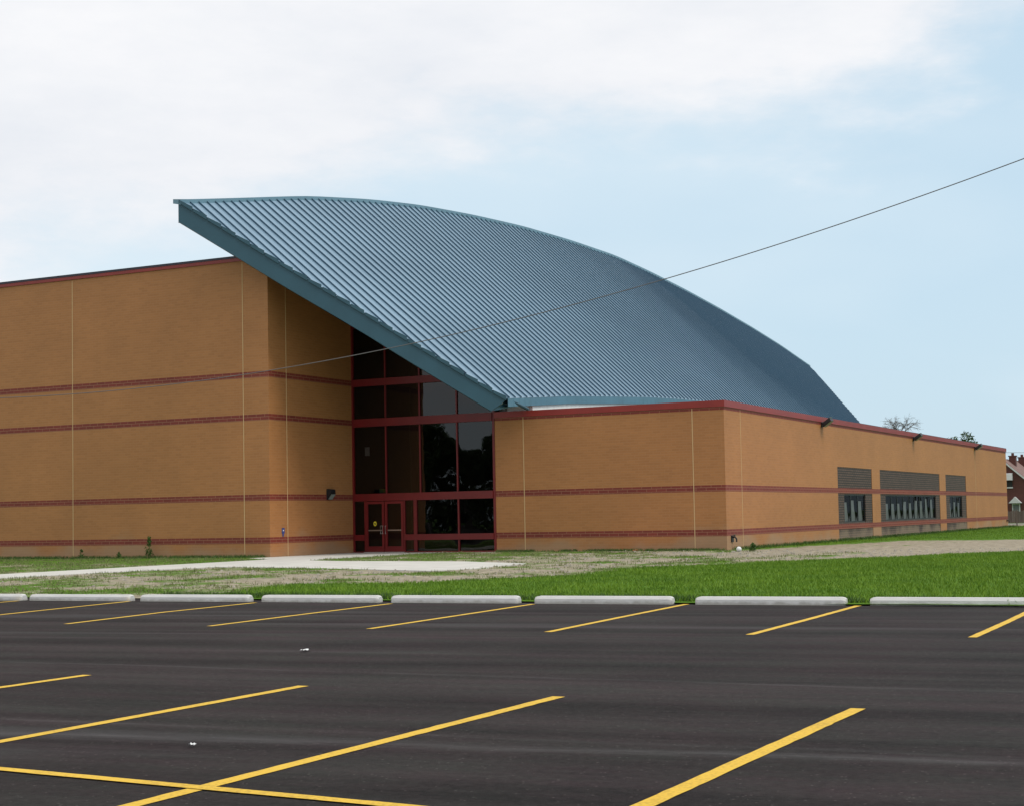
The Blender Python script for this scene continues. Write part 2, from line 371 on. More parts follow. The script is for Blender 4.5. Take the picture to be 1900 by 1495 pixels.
# asphalt car park
am = D.materials.new('asphalt'); am.use_nodes = True; t = am.node_tree; b = t.nodes['Principled BSDF']
b.inputs['Specular IOR Level'].default_value = .06
g = N(t, 'ShaderNodeNewGeometry')
def an(s, sc, d=6, r=.6, ang=7):
    vr = N(t, 'ShaderNodeVectorRotate', rotation_type='Z_AXIS'); vr.inputs['Angle'].default_value = math.radians(-ang); t.links.new(g.outputs['Position'], vr.inputs['Vector'])
    mp = N(t, 'ShaderNodeMapping'); mp.inputs['Scale'].default_value = sc; t.links.new(vr.outputs[0], mp.inputs[0])
    n = N(t, 'ShaderNodeTexNoise'); n.inputs['Scale'].default_value = s; n.inputs['Detail'].default_value = d; n.inputs['Roughness'].default_value = r
    t.links.new(mp.outputs[0], n.inputs['Vector']); return n.outputs['Fac']
s1 = an(1.0, (.06, 1.3, 1), 6); s2 = an(1, (.5, .5, 1), 6, .65); s3 = an(14, (1, 1, 1), 9, .85); s4 = an(1.0, (.03, .55, 1), 2, .5, 9)
f = math_(t, 'ADD', math_(t, 'MULTIPLY', math_(t, 'SUBTRACT', s1, .5), 2.0), .95)
f = math_(t, 'ADD', f, math_(t, 'MULTIPLY', math_(t, 'SUBTRACT', s2, .5), 1.2))
f = math_(t, 'ADD', f, math_(t, 'MULTIPLY', math_(t, 'SUBTRACT', s3, .5), 2.4))
hu = N(t, 'ShaderNodeMapRange'); t.links.new(an(.9, (.6, 1.6, 1), 8, .75), hu.inputs['Value']); hu.inputs['From Min'].default_value = .38; hu.inputs['From Max'].default_value = .62
hm = N(t, 'ShaderNodeMix', data_type='RGBA'); t.links.new(hu.outputs[0], hm.inputs['Factor']); hm.inputs['A'].default_value = (.0365, .0270, .0280, 1); hm.inputs['B'].default_value = (.0335, .0325, .0295, 1)
vo = N(t, 'ShaderNodeTexVoronoi'); vo.inputs['Scale'].default_value = 42; t.links.new(g.outputs['Position'], vo.inputs['Vector'])
sv = N(t, 'ShaderNodeSeparateColor'); t.links.new(vo.outputs['Color'], sv.inputs[0])
fleck = math_(t, 'MULTIPLY', math_(t, 'GREATER_THAN', sv.outputs[0], .965), math_(t, 'LESS_THAN', vo.outputs['Distance'], .35))
f = math_(t, 'MAXIMUM', math_(t, 'ADD', f, math_(t, 'MULTIPLY', fleck, 1.6)), .35)
sc_ = N(t, 'ShaderNodeVectorMath', operation='SCALE'); t.links.new(hm.outputs['Result'], sc_.inputs[0]); t.links.new(f, sc_.inputs['Scale'])
# pale scuffed seams left by the paving machine
st = N(t, 'ShaderNodeMapRange', interpolation_type='SMOOTHSTEP'); t.links.new(math_(t, 'ADD', s4, math_(t, 'MULTIPLY', math_(t, 'SUBTRACT', s1, .5), .25)), st.inputs['Value'])
st.inputs['From Min'].default_value = .60; st.inputs['From Max'].default_value = .70; st.inputs['To Max'].default_value = .45
mx = N(t, 'ShaderNodeMix', data_type='RGBA'); t.links.new(st.outputs[0], mx.inputs['Factor'])
t.links.new(sc_.outputs[0], mx.inputs['A']); mx.inputs['B'].default_value = (.075, .071, .072, 1)
# two long scuffed joints between paving passes
sx_ = N(t, 'ShaderNodeSeparateXYZ'); t.links.new(g.outputs['Position'], sx_.inputs[0])
for sl_, c0, wd_, am_ in ((.1665, -48.94, .16, .55), (.02, -40.0, .10, .30), (.09, -46.0, .08, .25)):
    dd_ = math_(t, 'ABSOLUTE', math_(t, 'ADD', math_(t, 'SUBTRACT', math_(t, 'SUBTRACT', sx_.outputs[1], math_(t, 'MULTIPLY', sx_.outputs[0], sl_)), c0), math_(t, 'MULTIPLY', math_(t, 'SUBTRACT', s2, .5), .35)))
    k_ = math_(t, 'SUBTRACT', 1, math_(t, 'DIVIDE', dd_, wd_), True)
    k_ = math_(t, 'MULTIPLY', k_, math_(t, 'MULTIPLY', math_(t, 'SUBTRACT', an(1.3, (.5, 3, 1), 5, .7), .35, True), am_*3.2), True)
    m3_ = N(t, 'ShaderNodeMix', data_type='RGBA'); t.links.new(k_, m3_.inputs['Factor']); t.links.new(mx.outputs['Result'], m3_.inputs['A'])
    m3_.inputs['B'].default_value = (.13, .125, .125, 1); mx = m3_
t.links.new(mx.outputs['Result'], b.inputs['Base Color'])
rr = math_(t, 'ADD', math_(t, 'MULTIPLY', s2, .25), .66); t.links.new(rr, b.inputs['Roughness'])
bp = N(t, 'ShaderNodeBump'); bp.inputs['Strength'].default_value = .8; bp.inputs['Distance'].default_value = .012
t.links.new(s3, bp.inputs['Height']); t.links.new(bp.outputs[0], b.inputs['Normal'])
M['asphalt'] = am
lot = MB(); lot.poly([(-120, -140, 0), (170, -140, 0), (170, -27.6, 0), (-120, -27.95, 0)])
lot.poly([(-120, -27.95, 0), (170, -27.6, 0), (170, -27.6, -.2), (-120, -27.95, -.2)])
struct(lot.build('car_park', M['asphalt']))

# yellow bay lines
ym = D.materials.new('yellow_paint'); ym.use_nodes = True; t = ym.node_tree; b = t.nodes['Principled BSDF']
b.inputs['Roughness'].default_value = .75
g = N(t, 'ShaderNodeNewGeometry'); n = N(t, 'ShaderNodeTexNoise'); n.inputs['Scale'].default_value = 38; n.inputs['Detail'].default_value = 6
t.links.new(g.outputs['Position'], n.inputs['Vector'])
n2 = N(t, 'ShaderNodeTexNoise'); n2.inputs['Scale'].default_value = 2.5; n2.inputs['Detail'].default_value = 5; t.links.new(g.outputs['Position'], n2.inputs['Vector'])
r = N(t, 'ShaderNodeMapRange'); t.links.new(math_(t, 'ADD', n.outputs['Fac'], math_(t, 'MULTIPLY', n2.outputs['Fac'], .5)), r.inputs['Value'])
r.inputs['From Min'].default_value = .50; r.inputs['From Max'].default_value = .80
mx = N(t, 'ShaderNodeMix', data_type='RGBA'); t.links.new(r.outputs[0], mx.inputs['Factor'])
mx.inputs['A'].default_value = (.46, .28, .022, 1); mx.inputs['B'].default_value = (.72, .45, .030, 1)
wn = N(t, 'ShaderNodeTexNoise'); wn.inputs['Scale'].default_value = 22; wn.inputs['Detail'].default_value = 8; wn.inputs['Roughness'].default_value = .8
t.links.new(g.outputs['Position'], wn.inputs['Vector'])
wr = N(t, 'ShaderNodeMapRange'); t.links.new(math_(t, 'ADD', wn.outputs['Fac'], math_(t, 'MULTIPLY', n2.outputs['Fac'], .35)), wr.inputs['Value'])
wr.inputs['From Min'].default_value = .82; wr.inputs['From Max'].default_value = .90; wr.inputs['To Max'].default_value = .6
mw = N(t, 'ShaderNodeMix', data_type='RGBA'); t.links.new(wr.outputs[0], mw.inputs['Factor']); t.links.new(mx.outputs['Result'], mw.inputs['A']); mw.inputs['B'].default_value = (.08, .06, .03, 1)
t.links.new(mw.outputs['Result'], b.inputs['Base Color']); M['yellowpaint'] = ym
def strip(pts, w, z, name):
    m = MB(); P = []; rr_ = random.Random(len(D.objects))
    dense = []
    for p, q_ in zip(pts, pts[1:]):
        k_ = max(2, int(math.hypot(q_[0]-p[0], q_[1]-p[1])/.12))
        dense += [(p[0]+(q_[0]-p[0])*i/k_, p[1]+(q_[1]-p[1])*i/k_) for i in range(k_)]
    pts = dense + [pts[-1]]
    for i, p in enumerate(pts):
        a = Vector(pts[max(i-1, 0)]); c = Vector(pts[min(i+1, len(pts)-1)]); d = (c-a).normalized(); nrm = Vector((-d.y, d.x))
        P.append((Vector(p)-nrm*(w/2+rr_.gauss(0, .0022)), Vector(p)+nrm*(w/2+rr_.gauss(0, .0022))))
    for (a, b_), (c, d) in zip(P, P[1:]): m.poly([(*a, z), (*c, z), (*d, z), (*b_, z)])
    struct(m.build(name, M['yellowpaint']))
lines = [((20.87, -34.33), (20.45, -31.5), (20.3, -28.75)), ((23.50, -34.24), (23.3, -31.4), (23.16, -28.65)), ((26.19, -34.20), (26.02, -31.3), (25.84, -28.4)),
         ((28.90, -34.19), (28.68, -31.1), (28.48, -28.0)), ((31.57, -34.04), (31.47, -31.0), (31.34, -27.9)),
         ((34.20, -33.85), (34.15, -31.3), (34.05, -28.0)), ((18.18, -34.4), (17.70, -31.5), (17.30, -28.74)), ((15.4, -34.4), (14.9, -31.5), (14.6, -28.9)),
         ((36.9, -33.8), (36.85, -28.0))]
for l in lines: strip(l, .105, .004, 'parking_line')
for x0, y0, x1, y1 in ((29.56, -40.68, 29.60, -50.5), (32.15, -40.74, 32.10, -50.5), (34.66, -40.76, 34.66, -50.5), (26.83, -40.48, 26.9, -50.5),
                       (24.2, -40.4, 24.3, -50.5), (37.2, -40.8, 37.2, -50.5)):
    strip([(x0, y0), (x1, y1)], .115, .004, 'parking_line')
strip([(22, -45.15), (30.51, -45.34), (33.67, -45.53), (44, -46.1)], .10, .008, 'parking_line')

# concrete walk
sl = MB(); zt = .045
def fan_slab():
    import bmesh
    bm = bmesh.new(); vs = [bm.verts.new((x, y, zt)) for x, y in SLAB]; f = bm.faces.new(vs)
    r = bmesh.ops.extrude_face_region(bm, geom=[f]); 
    for v in [e for e in r['geom'] if isinstance(e, bmesh.types.BMVert)]: v.co.z = -.08
    bmesh.ops.recalc_face_normals(bm, faces=bm.faces)
    bmesh.ops.triangulate(bm, faces=bm.faces)
    me = D.meshes.new('concrete_path'); bm.to_mesh(me); bm.free(); me.materials.append(M['concrete'])
    o = D.objects.new('concrete_path', me); COL.objects.link(o); struct(o)
fan_slab()

# ------------------------------------------------------------------ the building
W = 6.229       # entrance wall / wing front plane (y)
U3, U4, V5 = 7.105, 17.262, 63.47 + W
HT, HW = 12.41, 5.90
B1, B2, B3, B4 = .715, 2.462, 5.737, 7.478
bld = empty('school_building', 'tan brick building with red brick bands and a tall curved teal metal roof', 'building', (8, 20, 0))
bld.matrix_world = Matrix.Translation((8, 20, 0))
class Bld(MB):
    def build(s, name, mats, parent=None, **k):
        off = Vector((8, 20, 0)) if parent is None or parent == bld else Vector((8, 20, 0))
        s.v = [(x-8, y-20, z) for x, y, z in s.v]
        return MB.build(s, name, mats, parent or bld, **k)
# tall block
w = Bld(); w.box((-40, 0, -.1), (-.35, .35, HT-.15)); w.box((-.35, 0, -.1), (0, W+.0, HT-.15)); w.box((-40, .35, -.1), (-39.65, 60, HT-.15))
w.build('tall_wall', M['tan'])
w = Bld(); w.box((-39.6, .4, HT-.9), (-.4, 60, HT-.7)); w.build('flat_roof', M['roofing'])
w = Bld(); w.box((U3, W, -.1), (U4, W+.35, HW-.15)); w.box((U3, W+.35, -.1), (U3+.3, W+8, HW-.15))
wing = w.build('wing_wall', M['tan'])
# side wall with three brown block bays and their window openings
bays = [(22.58, 29.2, [(23.75, 27.85)]), (30.92, 45.86, [(32.1, 44.7)]), (47.67, 54.13, [(48.85, 52.75)])]
Z0, Z1 = .90, 2.29
w = Bld(); br = Bld(); edges = [W+.35]
y = W+.35
for a, b_, wins in bays:
    w.box((U4-.35, y, -.1), (U4, a, HW-.15)); y = b_
    w.box((U4-.35, a, 3.62), (U4, b_, HW-.15))
    (wa, wb), = wins
    br.box((U4-.37, a, -.1), (U4-.02, b_, Z0)); br.box((U4-.37, a, Z1), (U4-.02, b_, 3.62))
    br.box((U4-.37, a, Z0), (U4-.02, wa, Z1)); br.box((U4-.37, wb, Z0), (U4-.02, b_, Z1))
w.box((U4-.35, y, -.1), (U4, V5, HW-.15)); w.box((U3+.3, V5-.35, -.1), (U4-.35, V5, HW-.15))
w.build('wing_wall', M['tan'])
br.build('block_panel', M['brown'])
w = Bld(); w.box((U3+.35, W+.4, HW-1.0), (U4-.4, V5-.4, HW-.85)); w.build('flat_roof', M['roofing'])
# brick bands, 4 mm proud
bt = .125
def band(z, name='brick_band', wing_too=True):
    m = Bld(); e = .004
    m.box((-40, -e, z-bt), (e, .3, z+bt)); m.box((-.3, .3, z-bt), (e, W, z+bt)); m.build(name, M['red'])
    if wing_too:
        m = Bld(); m.box((U3+.002, W-e, z-bt), (U4+e, W+.3, z+bt)); m.box((U4-.3, W+.3, z-bt), (U4+e, V5-.002, z+bt)); m.build(name, M['red'])
band(B1); band(B2); band(B3, wing_too=False); band(B4, wing_too=False)
m = Bld(); z = HW-.30; e = .004
m.box((U3+.002, W-e, z-.07), (U4+e, W+.3, z+.055)); m.box((U4-.3, W+.3, z-.07), (U4+e, V5-.002, z+.055)); m.build('brick_band', M['red'])
# vertical control joints
def vj(x, y, z1, nx, ny):
    m = Bld()
    if ny: m.box((x-.017, y-.007, 0), (x+.017, y+.02, z1))
    else: m.box((x-.02, y-.017, 0), (x+.007, y+.017, z1))
    m.build('control_joint', M['joint'])
for x in (-10.43, -1.265, -20.5, -30): vj(x, 0, HT-.25, 0, 1)
vj(0, 1.243, HT-.25, 1, 0)
for x in (8.45, 15.94): vj(x, W, HW-.27, 0, 1)
for y in (8.2, 57.5): vj(U4, y, HW-.27, 1, 0)
# copings
m = Bld(); m.box((-40.05, -.05, HT-.20), (.05, .40, HT-.06)); m.box((-.40, .40, HT-.20), (.05, 8.6, HT-.06))
cp = m.build('coping', M['redmetal'])
m = Bld(); m.box((-40.07, -.07, HT-.06), (.07, .42, HT+.03)); m.box((-.42, .42, HT-.06), (.07, 8.6, HT+.03)); m.build('coping_cap', M['navy'])
m = Bld(); m.box((U3, W-.05, HW-.25), (U4+.05, W+.40, HW)); m.box((U4-.40, W+.40, HW-.25), (U4+.05, V5+.05, HW)); m.build('coping', M['redmetal'])
m = Bld(); m.box((U4-.42, W+20, HW), (U4+.045, V5+.05, HW+.018)); m.build('coping_cap', M['navy'])

# ---- roof surface: a leaning vault; panels run straight down the slope from an arched ridge to an arched eave
uT, uB = -2.42, 8.72
rv = [-2.62, 1.02, 6.33, 11.63, 16.32, 22, 28, 34.6, 41.7, 48, 55, 62, 70, 77.24, 85.98]
rz = [14.45, 15.14, 16.16, 16.92, 17.44, 17.87, 18.20, 18.37, 18.40, 18.12, 17.68, 17.14, 16.42, 15.67, 14.58]
ev = [-2.62, -1.5, -.4, .7, 1.3, 2.1, 3, 3.8, 4.23, 6.97, 10.04, 14.55, 19.6, 23.1, 26.06, 35, 41.7]
ez = [4.95, 5.12, 5.33, 5.56, 5.70, 5.86, 6.03, 6.20, 6.30, 6.50, 6.74, 6.99, 7.26, 7.39, 7.47, 7.65, 7.7]
ev2 = ev + [83.4-a for a in ev[::-1][1:]]; ez2 = ez + ez[::-1][1:]
def smooth_interp(x, X, Y):
    return sum(np.interp(x+d, X, Y)*w_ for d, w_ in ((-1.2, .25), (0, .5), (1.2, .25))) if X[0]+1.2 < x < X[-1]-1.2 else float(np.interp(x, X, Y))
def ZR(v): return float(smooth_interp(v, rv, rz))
def ZE(v): return float(np.interp(v, ev2, ez2))
def S(u, v): return ZR(v) + (ZE(v)-ZR(v))*(u-uT)/(uB-uT)
rakeL = lambda v: uT + (v+2.62)/6.85*(uB-uT)          # u of the front rake at v
def rakeR(v): return float(np.interp(-v, [-85.98, -80, -76, -72, -68, -64, -61.9], [uT, -.3, 1.24, 3.1, 5.13, 7.46, uB]))
def ubot(v): return min(uB, rakeL(v), rakeR(v))
pitchv = .545
vs_ = np.arange(-2.62, 85.98, pitchv)
pan = Bld(); seam = Bld()
for i, v in enumerate(vs_):
    v1 = min(v+pitchv, 85.9); vm = min(v1, 4.23) if v < 4.23 else v1
    for a, b_ in (((v, 4.23), (4.23, v1)) if v < 4.23 < v1 else ((v, v1),)):
        ua, ub = max(ubot(a), uT+.001), max(ubot(b_), uT+.001)
        za, zb = S(ua, a), S(ub, b_)
        pan.poly([(uT, a, ZR(a)-.06), (ua, a, za-.02), (ub, b_, zb-.02), (uT, b_, ZR(b_)-.06)])
    ua = ubot(v)
    if ua - uT > .25:
        # standing seam: thin upright rib
        h = .062; hw = .014; A = Vector((uT+.05, v, S(uT+.05, v)-.05)); B_ = Vector((ua, v, S(ua, v)-.02))
        d = (B_-A).normalized(); sl_v = (S((uT+ua)/2, v+.2)-S((uT+ua)/2, v-.2))/.4
        nrm = Vector((-(B_.z-A.z)/(B_.x-A.x), -sl_v, 1)).normalized(); sd = d.cross(nrm).normalized()
        q = [A-sd*hw, A+sd*hw, A+sd*hw*.7+nrm*h, A-sd*hw*.7+nrm*h]; q2 = [p+(B_-A) for p in q]
        b0 = len(seam.v); seam.v += [tuple(p) for p in q+q2]
        for f_ in ((0, 4, 5, 1), (1, 5, 6, 2), (2, 6, 7, 3), (3, 7, 4, 0), (4, 7, 6, 5), (0, 1, 2, 3)):
            seam.f.append(tuple(b0+k for k in f_)); seam.m.append(0)

n0 = len(pan.v); pan.v += seam.v; pan.f += [tuple(n0+k for k in f_) for f_ in seam.f]; pan.m += [1]*len(seam.f)
roof = pan.build('metal_roof', [M['tealroof'], M['tealseam']])
# underside of the overhang
sf = Bld(); vv = np.arange(-2.62, 85.9, 1.0)
for a, b_ in zip(vv, vv[1:]):
    ua, ub = max(ubot(a), uT+.01), max(ubot(b_), uT+.01)
    dz = lambda v: float(np.interp(v, [2.4, 3.4], [.90, .34]))
    sf.poly([(uT, a, ZR(a)-.92), (uT, b_, ZR(b_)-.92), (ub, b_, S(ub, b_)-dz(b_)), (ua, a, S(ua, a)-dz(a))])
sf.build('soffit', M['soffit'])
# ridge cap and rear fascia
cap = Bld(); vv = np.linspace(-2.70, 86.05, 90)
pts = [(v, ZR(v)) for v in vv]
for (a, za), (b_, zb) in zip(pts, pts[1:]):
    x0, x1 = uT-.22, uT+.16
    A = [(x0, a, za-.16), (x1, a, za-.24), (x1, a, za-.02), (x0, a, za+.02)]; B_ = [(x0, b_, zb-.16), (x1, b_, zb-.24), (x1, b_, zb-.02), (x0, b_, zb+.02)]
    for k in range(4): cap.poly([A[k], A[(k+1) % 4], B_[(k+1) % 4], B_[k]])
a, za = pts[0]; cap.poly([(uT-.22, a, za-.16), (uT-.22, a, za+.02), (uT+.16, a, za-.02), (uT+.16, a, za-.24)])
cap.build('ridge_cap', M['tealcap'], roof)
rf = Bld()
pts[0] = (-2.58, ZR(-2.58))
for (a, za), (b_, zb) in zip(pts, pts[1:]): rf.poly([(uT-.05, a, za-.95), (uT-.05, b_, zb-.95), (uT-.05, b_, zb-.1), (uT-.05, a, za-.1)])
rf.build('rear_fascia', M['teal'])
# front rake fascia: follows the cut edge of the roof
def rk(f): return Vector((uT+f*(uB-uT), -2.62+f*6.85, 0))
kd = (rk(1)-rk(0)).normalized(); kn = Vector((kd.y, -kd.x, 0))      # outward (towards the lot)
zr_ = lambda f: float(np.interp(f, [0, .161, .324, .487, .57, .689, .818, .934, 1, 1.1], [14.43, 13.11, 11.76, 10.47, 9.80, 8.80, 7.75, 6.80, 6.30, 5.46]))
fs = Bld(); F = list(np.linspace(0, .951, 34)); th = .10
def q(f, zoff, out): p = rk(f)+kn*out; return (p.x, p.y, zr_(f)+zoff)
for f0, f1 in zip(F, F[1:]):
    d0, d1 = -.90+.0*f0, -.90
    fs.poly([q(f0, d0, th), q(f1, d1, th), q(f1, -.04, th), q(f0, -.04, th)])
    fs.poly([q(f0, d0, th), q(f0, d0, -.15), q(f1, d1, -.15), q(f1, d1, th)])
fs.poly([q(.951, -.90, th), q(.985, -.35, th), q(1.0, -.04, th), q(.951, -.04, th)])
fs.poly([q(0, -.90, th), q(0, -.04, th), q(0, -.04, .0), q(0, -.90, .0)])
rake = fs.build('rake_fascia', M['teal'])
# return piece at the low end
m = Bld(); m.poly([q(.953, -.88, th), (uB-.02, 5.0, 5.98), (uB-.02, 5.0, 6.34), q(.985, -.37, th)]); m.build('fascia_return', M['tealeave'])
# stepped rake trim (one short length per panel pair) running on past the low corner as a downpipe-like bar
tr = Bld(); nseg = 23
for i in range(nseg):
    f0, f1 = i/nseg, (i+1)/nseg
    a0, a1 = .055, -.005
    def tq(f, z, o): p = rk(f)+kn*o; return (p.x, p.y, zr_(f)+z)
    P0 = [tq(f0+.002, -.13, th+.05), tq(f0+.002, -.13, -.10), tq(f0+.002, a1+.02, -.10), tq(f0+.002, a1, th+.05)]
    P1 = [tq(f1-.002, -.13, th+.05), tq(f1-.002, -.13, -.10), tq(f1-.002, a0+.02, -.10), tq(f1-.002, a0, th+.05)]
    for k in range(4): tr.poly([P0[k], P1[k], P1[(k+1) % 4], P0[(k+1) % 4]])
    tr.poly(P0); tr.poly(P1[::-1])
tr.build('rake_trim', M['teal'], rake)
m = Bld(); e0 = rk(.985)+kn*.10
m.tube([(e0.x, e0.y, zr_(.985)-.05), (8.84, 5.9, 5.93)], .07, 8); m.build('rake_bar', M['teal'], rake)
# eave fascia with small panel joints, white clerestory wall below
ef = Bld(); vv = np.arange(4.25, 61.5, .52)
for a, b_ in zip(vv, vv[1:]):
    b2 = b_-.012
    ef.poly([(uB+.05, a, ZE(a)-.36), (uB+.05, b2, ZE(b2)-.36), (uB+.05, b2, ZE(b2)-.03), (uB+.05, a, ZE(a)-.03)])
    ef.poly([(uB+.05, a, ZE(a)-.36), (uB-.3, a, ZE(a)-.36), (uB-.3, b_, ZE(b_)-.36), (uB+.05, b_, ZE(b_)-.36)])
    ef.poly([(uB+.042, a, ZE(a)-.355), (uB+.042, b_, ZE(b_)-.355), (uB+.042, b_, ZE(b_)-.04), (uB+.042, a, ZE(a)-.04)])
ef.build('eave_fascia', M['tealeave'])
cw = Bld(); vv = np.arange(W+.42, 59, 2.0)
for a, b_ in zip(vv, vv[1:]): cw.poly([(uB-.02, a, 4.8), (uB-.02, b_, 4.8), (uB-.02, b_, ZE(b_)-.34), (uB-.02, a, ZE(a)-.34)])
cw.poly([(U3+.05, W+.42, 4.8), (uB-.02, W+.42, 4.8), (uB-.02, W+.42, ZE(W+.5)-.34), (U3+.05, W+.42, ZE(W+.5)-.05)])
clr = cw.build('clerestory_wall', M['white'])
m = Bld(); m.box((U3+.12, W+.34, 5.85), (U3+.36, W+.415, 6.15)); m.build('vent', mat('grey_vent', (.25, .25, .24), .6), clr)
# walls that carry the high side, behind the ridge
bw = Bld(); bw.poly([(uT+.4, 4.5, 11.5), (uT+.4, 84, 11.5)] + [(uT+.4, v, ZR(v)-.9) for v in np.linspace(84, 4.5, 30)])
bw.poly([(uT+.4, 84, 0), (uT+.4, 84, ZR(84)-.9), (U3, 70, 6), (U3, 70, 0)])
bw.poly([(uT+.4, 4.5, 11.5), (uT+.4, 4.5, ZR(4.5)-.9), (-.36, 4.5, S(-.36, 4.5)-.9), (-.36, 4.5, 11.5)])
bw.build('rear_wall', M['tan'])

# ---- glazed entrance wall in plane y = W (recessed 5 cm)
cur = Bld()
zs = lambda u: S(u, W) - .93
YF, YB = W-.03, W+.10
def vm(x, z0, z1, wd=.065): cur.box((x-wd/2, YF, z0), (x+wd/2, YB, z1))
cols = [1.74, 3.46, 5.29]
cur.box((.0, YF, 0), (.09, YB, zs(.05))); cur.box((U3-.10, YF, 0), (U3, YB, zs(U3)))
beams = [(2.29, 2.61, YF-.05), (5.55, 5.90, YF-.05), (7.32, 7.63, YF-.05), (9.9, 10.1, YF-.02)]
bm_ = Bld()
for z0, z1, yf in beams:
    x1 = U3-.10
    if z1 > zs(x1): x1 = uT + (S(uT, W)-.93-z1)/((ZR(W)-ZE(W))/(uB-uT)) 
    bm_.box((.09, yf, z0), (x1, YB-.01, z1))
bm_.box((2.66, YF-.05, .57), (U3-.10, YB-.01, .82)); bm_.box((.09, YF-.05, .57), (.60, YB-.01, .82))
bm_.box((2.66, YF-.03, .03), (U3-.10, YB-.01, .09)); bm_.box((.09, YF-.03, .03), (.60, YB-.01, .09))
for i, x in enumerate(cols):
    z0 = 2.61
    for z0, z1 in ((2.61, 5.55), (5.90, 7.32), (7.63, 9.9), (10.1, 14)):
        if z0 < zs(x): vm(x, z0, min(z1, zs(x)))
vm(3.18, .09, .57, .16); vm(3.18, .82, 2.29, .16); vm(5.31, .09, .57, .07); vm(5.31, .82, 2.29, .07)
vm(.63, .03, 2.29, .07); vm(2.63, .03, 2.29, .07)
frame = cur.build('curtain_wall_frame', M['redframe'])
bm_.build('curtain_wall_beam', M['redframe'], frame)
# panes, each its own part
xe = [.09, 1.74, 3.46, 5.29, U3-.10]
YG = W+.03
def pane(x0, x1, z0, z1, par=frame):
    g_ = Bld()
    if z1 is None:
        g_.poly([(x0, YG, z0), (x1, YG, z0), (x1, YG, max(zs(x1), z0+.01)), (x0, YG, zs(x0))])
    else:
        za, zb = min(z1, zs(x0)), min(z1, zs(x1))
        if zb <= z0: zb = z0+.01
        g_.poly([(x0, YG, z0), (x1, YG, z0), (x1, YG, zb), (x0, YG, za)])
    return g_.build('glass_pane', M['glass'], par)
for x0, x1 in zip(xe, xe[1:]):
    for z0, z1 in ((2.61, 5.55), (5.90, 7.32), (7.63, 9.9), (10.1, None)):
        if z0 < zs(x0): pane(x0+.03, x1-.03, z0, z1)
for x0, x1, z0, z1 in ((.09, .60, .09, .57), (.09, .60, .82, 2.29), (2.66, 3.10, .09, .57), (2.66, 3.10, .82, 2.29),
                       (3.26, 5.28, .09, .57), (3.26, 5.28, .82, 2.29), (5.34, 7.0, .09, .57), (5.34, 7.0, .82, 2.29)):
    pane(x0, x1, z0, z1)
# double door
def door(x0, x1, hinge):
    d_ = Bld(); z0, z1 = .07, 2.27; yf = YF-.02
    d_.box((x0, yf, z0), (x0+.11, YB-.04, z1)); d_.box((x1-.11, yf, z0), (x1, YB-.04, z1))
    d_.box((x0+.11, yf, z0), (x1-.11, YB-.04, z0+.24)); d_.box((x0+.11, yf, z1-.11), (x1-.11, YB-.04, z1))
    dd = d_.build('door', M['redframe'])
    g_ = Bld(); g_.poly([(x0+.11, YG-.02, z0+.24), (x1-.11, YG-.02, z0+.24), (x1-.11, YG-.02, z1-.11), (x0+.11, YG-.02, z1-.11)]); g_.build('door_glass', M['glass'], dd)
    b_ = Bld(); b_.box((x0+.11, YG-.045, .98), (x1-.11, YG-.023, 1.035)); b_.build('push_bar', M['steel'], dd)
    hx = x1-.055 if hinge < 0 else x0+.055
    h = Bld(); h.tube([(hx, yf-.005, 1.20), (hx, yf-.07, 1.20), (hx, yf-.07, .86), (hx, yf-.005, .86)], .016, 8)
    if hinge < 0: h.tube([(hx-.1, yf-.005, 1.20), (hx-.1, yf-.07, 1.20), (hx-.1, yf-.07, .86), (hx-.1, yf-.005, .86)], .012, 8); h.box((hx-.1, yf-.06, 1.19), (hx, yf-.035, 1.215)); h.box((hx-.1, yf-.06, .85), (hx, yf-.035, .875))
    h.build('handle', M['steel'], dd)
    return dd
dl = door(.675, 1.62, -1); door(1.66, 2.59, 1)
m = Bld(); cx, cz = 1.12, 1.30; n = 20
m.poly([(cx+.085*math.cos(2*math.pi*k/n), YG-.026, cz+.105*math.sin(2*math.pi*k/n)) for k in range(n)]); 
st_ = m.build('round_sticker', M['yellow'], dl)
m = Bld(); m.box((cx-.045, YG-.032, cz-.015), (cx+.045, YG-.028, cz+.02)); m.box((cx-.012, YG-.032, cz-.05), (cx+.03, YG-.028, cz-.017)); m.build('door_threshold' if 0 else 'sticker_print', M['black'], dl)
m = Bld(); m.box((.60, W-.12, .046), (2.66, W+.12, .066)); m.build('door_sill', M['concrete'])
m = Bld(); m.box((2.70, W-.25, -.05), (U3, W-.035, .035)); m.build('base_kerb', M['concrete'])
# room behind the glass
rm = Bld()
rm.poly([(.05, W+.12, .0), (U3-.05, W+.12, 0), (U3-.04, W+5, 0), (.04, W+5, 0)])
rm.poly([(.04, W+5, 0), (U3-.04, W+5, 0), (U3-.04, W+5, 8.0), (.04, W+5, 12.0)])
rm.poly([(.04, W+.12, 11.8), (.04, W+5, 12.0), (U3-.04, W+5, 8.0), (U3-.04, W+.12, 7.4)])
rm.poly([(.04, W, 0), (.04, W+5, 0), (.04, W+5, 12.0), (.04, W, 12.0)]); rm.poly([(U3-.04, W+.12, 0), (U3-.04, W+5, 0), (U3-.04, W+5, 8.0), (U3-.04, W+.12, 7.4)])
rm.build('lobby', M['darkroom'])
m = Bld(); m.box((.62, W+.045, 4.28), (.86, W+.055, 4.66)); m.build('white_plate', M['paper'])  # plain white rectangle set just behind the glass
m = Bld(); m.box((1.22, W+.25, 2.66), (1.52, W+.32, 2.82)); m.build('exit_light', M['greensign'])

